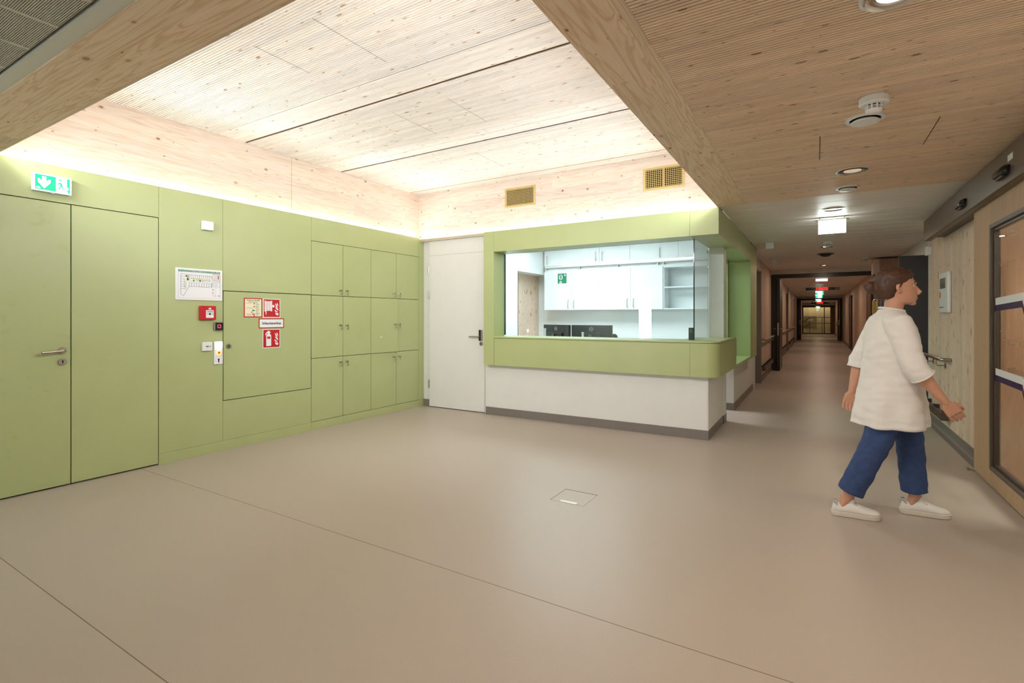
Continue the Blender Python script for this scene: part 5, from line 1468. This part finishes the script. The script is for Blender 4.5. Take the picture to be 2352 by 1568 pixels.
def hand(w, d, fwd, med, s_):
    """w wrist, d along the forearm, fwd towards the thumb side, med towards the palm"""
    w, d, fwd, med = V(w), V(d).normalized(), V(fwd).normalized(), V(med).normalized()
    for off in (-0.030, -0.010, 0.010, 0.030):
        b.tube([w, w + d * 0.03 + fwd * off * 0.8, w + d * 0.082 + fwd * off], [0.020, 0.0155, 0.0125], 10)
    ln = {-0.030: 0.058, -0.010: 0.072, 0.010: 0.078, 0.030: 0.070}
    for off, L_ in ln.items():
        p0 = w + d * 0.078 + fwd * off * 1.06
        p1 = p0 + (d * 0.95 + med * 0.25) * L_ * 0.45
        p2 = p1 + (d * 0.75 + med * 0.65) * L_ * 0.32
        p3 = p2 + (d * 0.45 + med * 0.90) * L_ * 0.26
        b.tube([p0, p1, p2, p3], [0.0092, 0.0082, 0.0078, 0.0066], 10)
    t0 = w + d * 0.022 + fwd * 0.018
    t1 = t0 + (d * 0.6 + fwd * 0.75 + med * 0.25) * 0.034
    t2 = t1 + (d * 0.9 + fwd * 0.30 + med * 0.3) * 0.030
    t3 = t2 + (d * 0.95 + fwd * 0.05 + med * 0.35) * 0.024
    b.tube([t0, t1, t2, t3], [0.015, 0.0115, 0.0102, 0.0075], 10)
# right arm forward, left arm back
RA = [(0.0, -0.185, 1.262), (0.075, -0.235, 0.985), (0.225, -0.215, 0.785)]
LA = [(-0.01, 0.185, 1.262), (-0.115, 0.235, 1.000), (-0.165, 0.235, 0.765)]
for A, s in ((RA, -1), (LA, 1)):
    sh_, el, wr_ = (V(p) for p in A)
    b.tube([(sh_.x, sh_.y * 0.5, sh_.z + 0.01), sh_, (sh_ + el) / 2, el], [0.055, 0.052, 0.044, 0.038], 14)
    b.tube([el, el + (wr_ - el) * 0.3, el + (wr_ - el) * 0.7, wr_], [0.039, 0.040, 0.030, 0.023], 14)
    d = (wr_ - el).normalized()
    hand(wr_ - d * 0.006, d, V((d.z * -1, 0, d.x)) if False else V((-d.z, 0.0, d.x)), V((0, -s, 0)), s)
RL = [(0.0, -0.090, 0.85), (-0.090, -0.098, 0.50), (-0.258, -0.105, 0.115)]
LL = [(0.0, 0.090, 0.85), (0.130, 0.098, 0.51), (0.162, 0.105, 0.110)]
for A in (RL, LL):
    hp, kn, an = (V(p) for p in A)
    b.tube([hp, (hp + kn) / 2, kn, kn + (an - kn) * 0.3, kn + (an - kn) * 0.75, an], [0.085, 0.072, 0.052, 0.054, 0.036, 0.034], 14)
    b.tube([an + V((0, 0, 0.005)), an + V((-0.03, 0, -0.055)), an + V((0.05, 0, -0.070)), an + V((0.11, 0, -0.080))], [0.034, 0.030, 0.024, 0.014], 12)
body = mesh_obj(remesh(b, 0.0036, 3), 'body', 'skin', PR)
# face details
for s in (-1, 1):
    e = MB().lathe(frame((0.110, s * 0.033, 1.500), (0, 1, 0), (1, s * 0.35, 0)), [(0.0105, 0.000), (0.0095, 0.006), (0.0065, 0.0095), (0.002, 0.011)], 14).build('eye', 'eye', body, smooth=True, local=True)
    MB().lathe(frame((0.110, s * 0.033, 1.500), (0, 1, 0), (1, s * 0.35, 0)), [(0.0062, 0.0092), (0.0045, 0.0110), (0.001, 0.0118)], 12).build('iris', 'hair', body, smooth=True, local=True)
    MB().tube([(0.116, s * 0.050, 1.521), (0.133, s * 0.034, 1.528), (0.138, s * 0.014, 1.523)], [0.003, 0.005, 0.003], 6).build('eyebrow', 'hair', body, smooth=True, local=True)
MB().tube([(0.123, -0.022, 1.419), (0.144, 0, 1.420), (0.123, 0.022, 1.419)], [0.003, 0.0065, 0.003], 8).build('mouth', 'lip', body, smooth=True, local=True)
# hair: cap over the skull with a low knot behind
hb = MB()
hb.loft([ering(cx_, 0, z, rx, ry, 32) for cx_, z, rx, ry in ((-0.022, 1.420, 0.050, 0.052), (-0.020, 1.445, 0.066, 0.070), (-0.012, 1.475, 0.078, 0.081), (0.000, 1.510, 0.092, 0.088), (0.016, 1.545, 0.104, 0.089), (0.022, 1.575, 0.102, 0.083), (0.022, 1.602, 0.085, 0.068), (0.020, 1.622, 0.050, 0.040), (0.020, 1.628, 0.012, 0.010))])
hb.tube([(-0.07, 0, 1.50), (-0.105, 0, 1.495), (-0.130, 0, 1.480)], [0.032, 0.045, 0.030], 14)
hair = mesh_obj(remesh(hb, 0.006, 4, lambda p: 0.0018 * math.sin(p.y * 160 + 30 * mnoise.noise(p * 9))), 'hair', 'hair', PR)
# long white top
tb = MB()
tp = [(0.600, 0.000, 0.205, 0.222, 0.045), (0.66, 0.0, 0.200, 0.222, 0.042), (0.74, 0.0, 0.188, 0.218, 0.035), (0.84, 0.0, 0.172, 0.208, 0.025), (0.94, 0.0, 0.158, 0.198, 0.018), (1.04, 0.004, 0.150, 0.195, 0.010), (1.14, 0.008, 0.148, 0.200, 0.006), (1.22, 0.004, 0.132, 0.198, 0.0), (1.28, 0.0, 0.108, 0.176, 0.0), (1.318, 0.002, 0.086, 0.130, 0.0), (1.338, 0.006, 0.074, 0.086, 0.0), (1.352, 0.010, 0.068, 0.072, 0.0)]
tb.loft([ering(c, 0, z, rx, ry, 56, fd, 6, 0.8 + z * 1.5, 0.03) for z, c, rx, ry, fd in tp])
for A in (RA, LA):
    sh_, el, wr_ = (V(p) for p in A)
    tb.tube([(sh_.x, sh_.y * 0.55, sh_.z + 0.012), sh_, (sh_ + el) / 2 + V((0, 0, 0)), el, el + (wr_ - el) * 0.22], [0.070, 0.074, 0.069, 0.066, 0.064], 20)
top_ = mesh_obj(remesh(tb, 0.0065, 3, lambda p: 0.009 * mnoise.noise(V((p.x * 7, p.y * 7, p.z * 5))) + 0.006 * mnoise.noise(V((p.x * 10 + p.z * 14, p.y * 12, p.z * 26 - p.x * 8)))), 'long_top', 'cotton', PR)
MB().tube([(0.010 + 0.066 * math.cos(a), 0.070 * math.sin(a), 1.350 - 0.012 * math.cos(a)) for a in [2 * math.pi * i / 28 for i in range(28)]], 0.008, 8, True).build('collar_band', 'cotton', top_, smooth=True, local=True)
for A in (RA, LA):
    sh_, el, wr_ = (V(p) for p in A)
    c_ = el + (wr_ - el) * 0.215; d = (wr_ - el).normalized(); q = d.cross(V((0, 1, 0))).normalized(); r_ = d.cross(q)
    MB().tube([c_ + (q * math.cos(a) + r_ * math.sin(a)) * 0.0635 for a in [2 * math.pi * i / 24 for i in range(24)]], 0.0055, 8, True).build('cuff', 'cotton', top_, smooth=True, local=True)
# jeans
jb = MB()
jb.loft([ering(0, 0, z, rx, ry, 32) for z, rx, ry in ((0.72, 0.10, 0.12), (0.78, 0.125, 0.165), (0.86, 0.13, 0.175), (0.95, 0.12, 0.165))])
for A, hem in ((RL, 0.155), (LL, 0.150)):
    hp, kn, an = (V(p) for p in A)
    t_ = (hem - an.z) / (kn.z - an.z)
    hm = an + (kn - an) * t_
    jb.tube([hp, (hp + kn) / 2, kn, (kn + hm) / 2, hm], [0.108, 0.096, 0.080, 0.075, 0.076], 22)
jeans = mesh_obj(remesh(jb, 0.0065, 3, lambda p: 0.006 * mnoise.noise(V((p.x * 14, p.y * 14, p.z * 20)))), 'jeans', 'denim', PR)
# sneakers
def sneaker(x0, yc, label_, name='sneaker'):
    L_ = 0.262
    st = [0.0, 0.03, 0.10, 0.20, 0.32, 0.44, 0.56, 0.68, 0.80, 0.90, 0.97, 1.0]
    hw = [0.020, 0.029, 0.033, 0.034, 0.035, 0.039, 0.044, 0.048, 0.047, 0.040, 0.026, 0.012]
    tp_ = [0.092, 0.098, 0.090, 0.078, 0.094, 0.098, 0.084, 0.070, 0.061, 0.056, 0.049, 0.040]
    up = MB(); rings = []
    for s, w_, h_ in zip(st, hw, tp_):
        rg = []
        for i in range(20):
            a = 2 * math.pi * i / 20
            cy = math.copysign(abs(math.cos(a)) ** 0.7, math.cos(a)); cz = math.copysign(abs(math.sin(a)) ** 0.75, math.sin(a))
            mid = (h_ + 0.022) / 2
            tw = w_ * (1.0 if cz < 0 else 1.0 - 0.30 * cz)
            rg.append((x0 + s * L_, yc + cy * tw, mid + cz * (h_ - 0.022) / 2))
        rings.append(rg)
    up.loft(rings)
    o = up.build(name, 'shoe', PR, smooth=True, local=True)
    o['label'] = label_
    ss = o.modifiers.new('sub', 'SUBSURF'); ss.levels = 1; ss.render_levels = 1
    sl = MB(); pts = [(x0 + s * L_ + (-0.004 if s < 0.5 else 0.004) * abs(2 * s - 1), yc + w_ + 0.004) for s, w_ in zip(st, hw)] + [(x0 + s * L_ + (-0.004 if s < 0.5 else 0.004) * abs(2 * s - 1), yc - w_ - 0.004) for s, w_ in zip(st[::-1], hw[::-1])]
    sl.prism(FU(0, 0, 0), pts, 0.0008, 0.031)
    sl.build('sole', 'sole', o, smooth='auto', bevel=0.004, local=True)
    ht = MB(); outl = []; inl = []
    for i in range(13):
        a = math.radians(95 + 170 * i / 12)
        outl.append((x0 + 0.030 + 0.0315 * math.cos(a), yc + 0.0285 * math.sin(a)))
        inl.append((x0 + 0.030 + 0.0275 * math.cos(a), yc + 0.0245 * math.sin(a)))
    ht.prism(FU(0, 0, 0), outl + inl[::-1], 0.060, 0.096)
    ht.build('heel_tab', 'heel_tab', o, local=True)
    lc_ = MB()
    for i in range(5):
        s = 0.42 + i * 0.055
        z_ = 0.099 - i * 0.0068
        lc_.tube([(x0 + s * L_, yc - 0.026, z_ - 0.008), (x0 + s * L_ + 0.004, yc, z_ + 0.002), (x0 + s * L_, yc + 0.026, z_ - 0.008)], 0.0035, 6)
    lc_.tube([(x0 + 0.40 * L_, yc - 0.014, 0.098), (x0 + 0.46 * L_, yc - 0.032, 0.086), (x0 + 0.52 * L_, yc - 0.030, 0.080)], 0.0028, 6)
    lc_.build('laces', 'cotton', o, smooth=True, local=True)
    MB().tube([(x0 + 0.33 * L_, yc, 0.086), (x0 + 0.40 * L_, yc, 0.104), (x0 + 0.47 * L_, yc, 0.104)], [0.022, 0.024, 0.022], 10).build('tongue', 'shoe', o, smooth=True, local=True)
sneaker(-0.340, -0.105, 'rear white sneaker planted on the floor')
sneaker(0.084, 0.105, 'front white sneaker')
for o in (body, hair, top_, jeans): pass
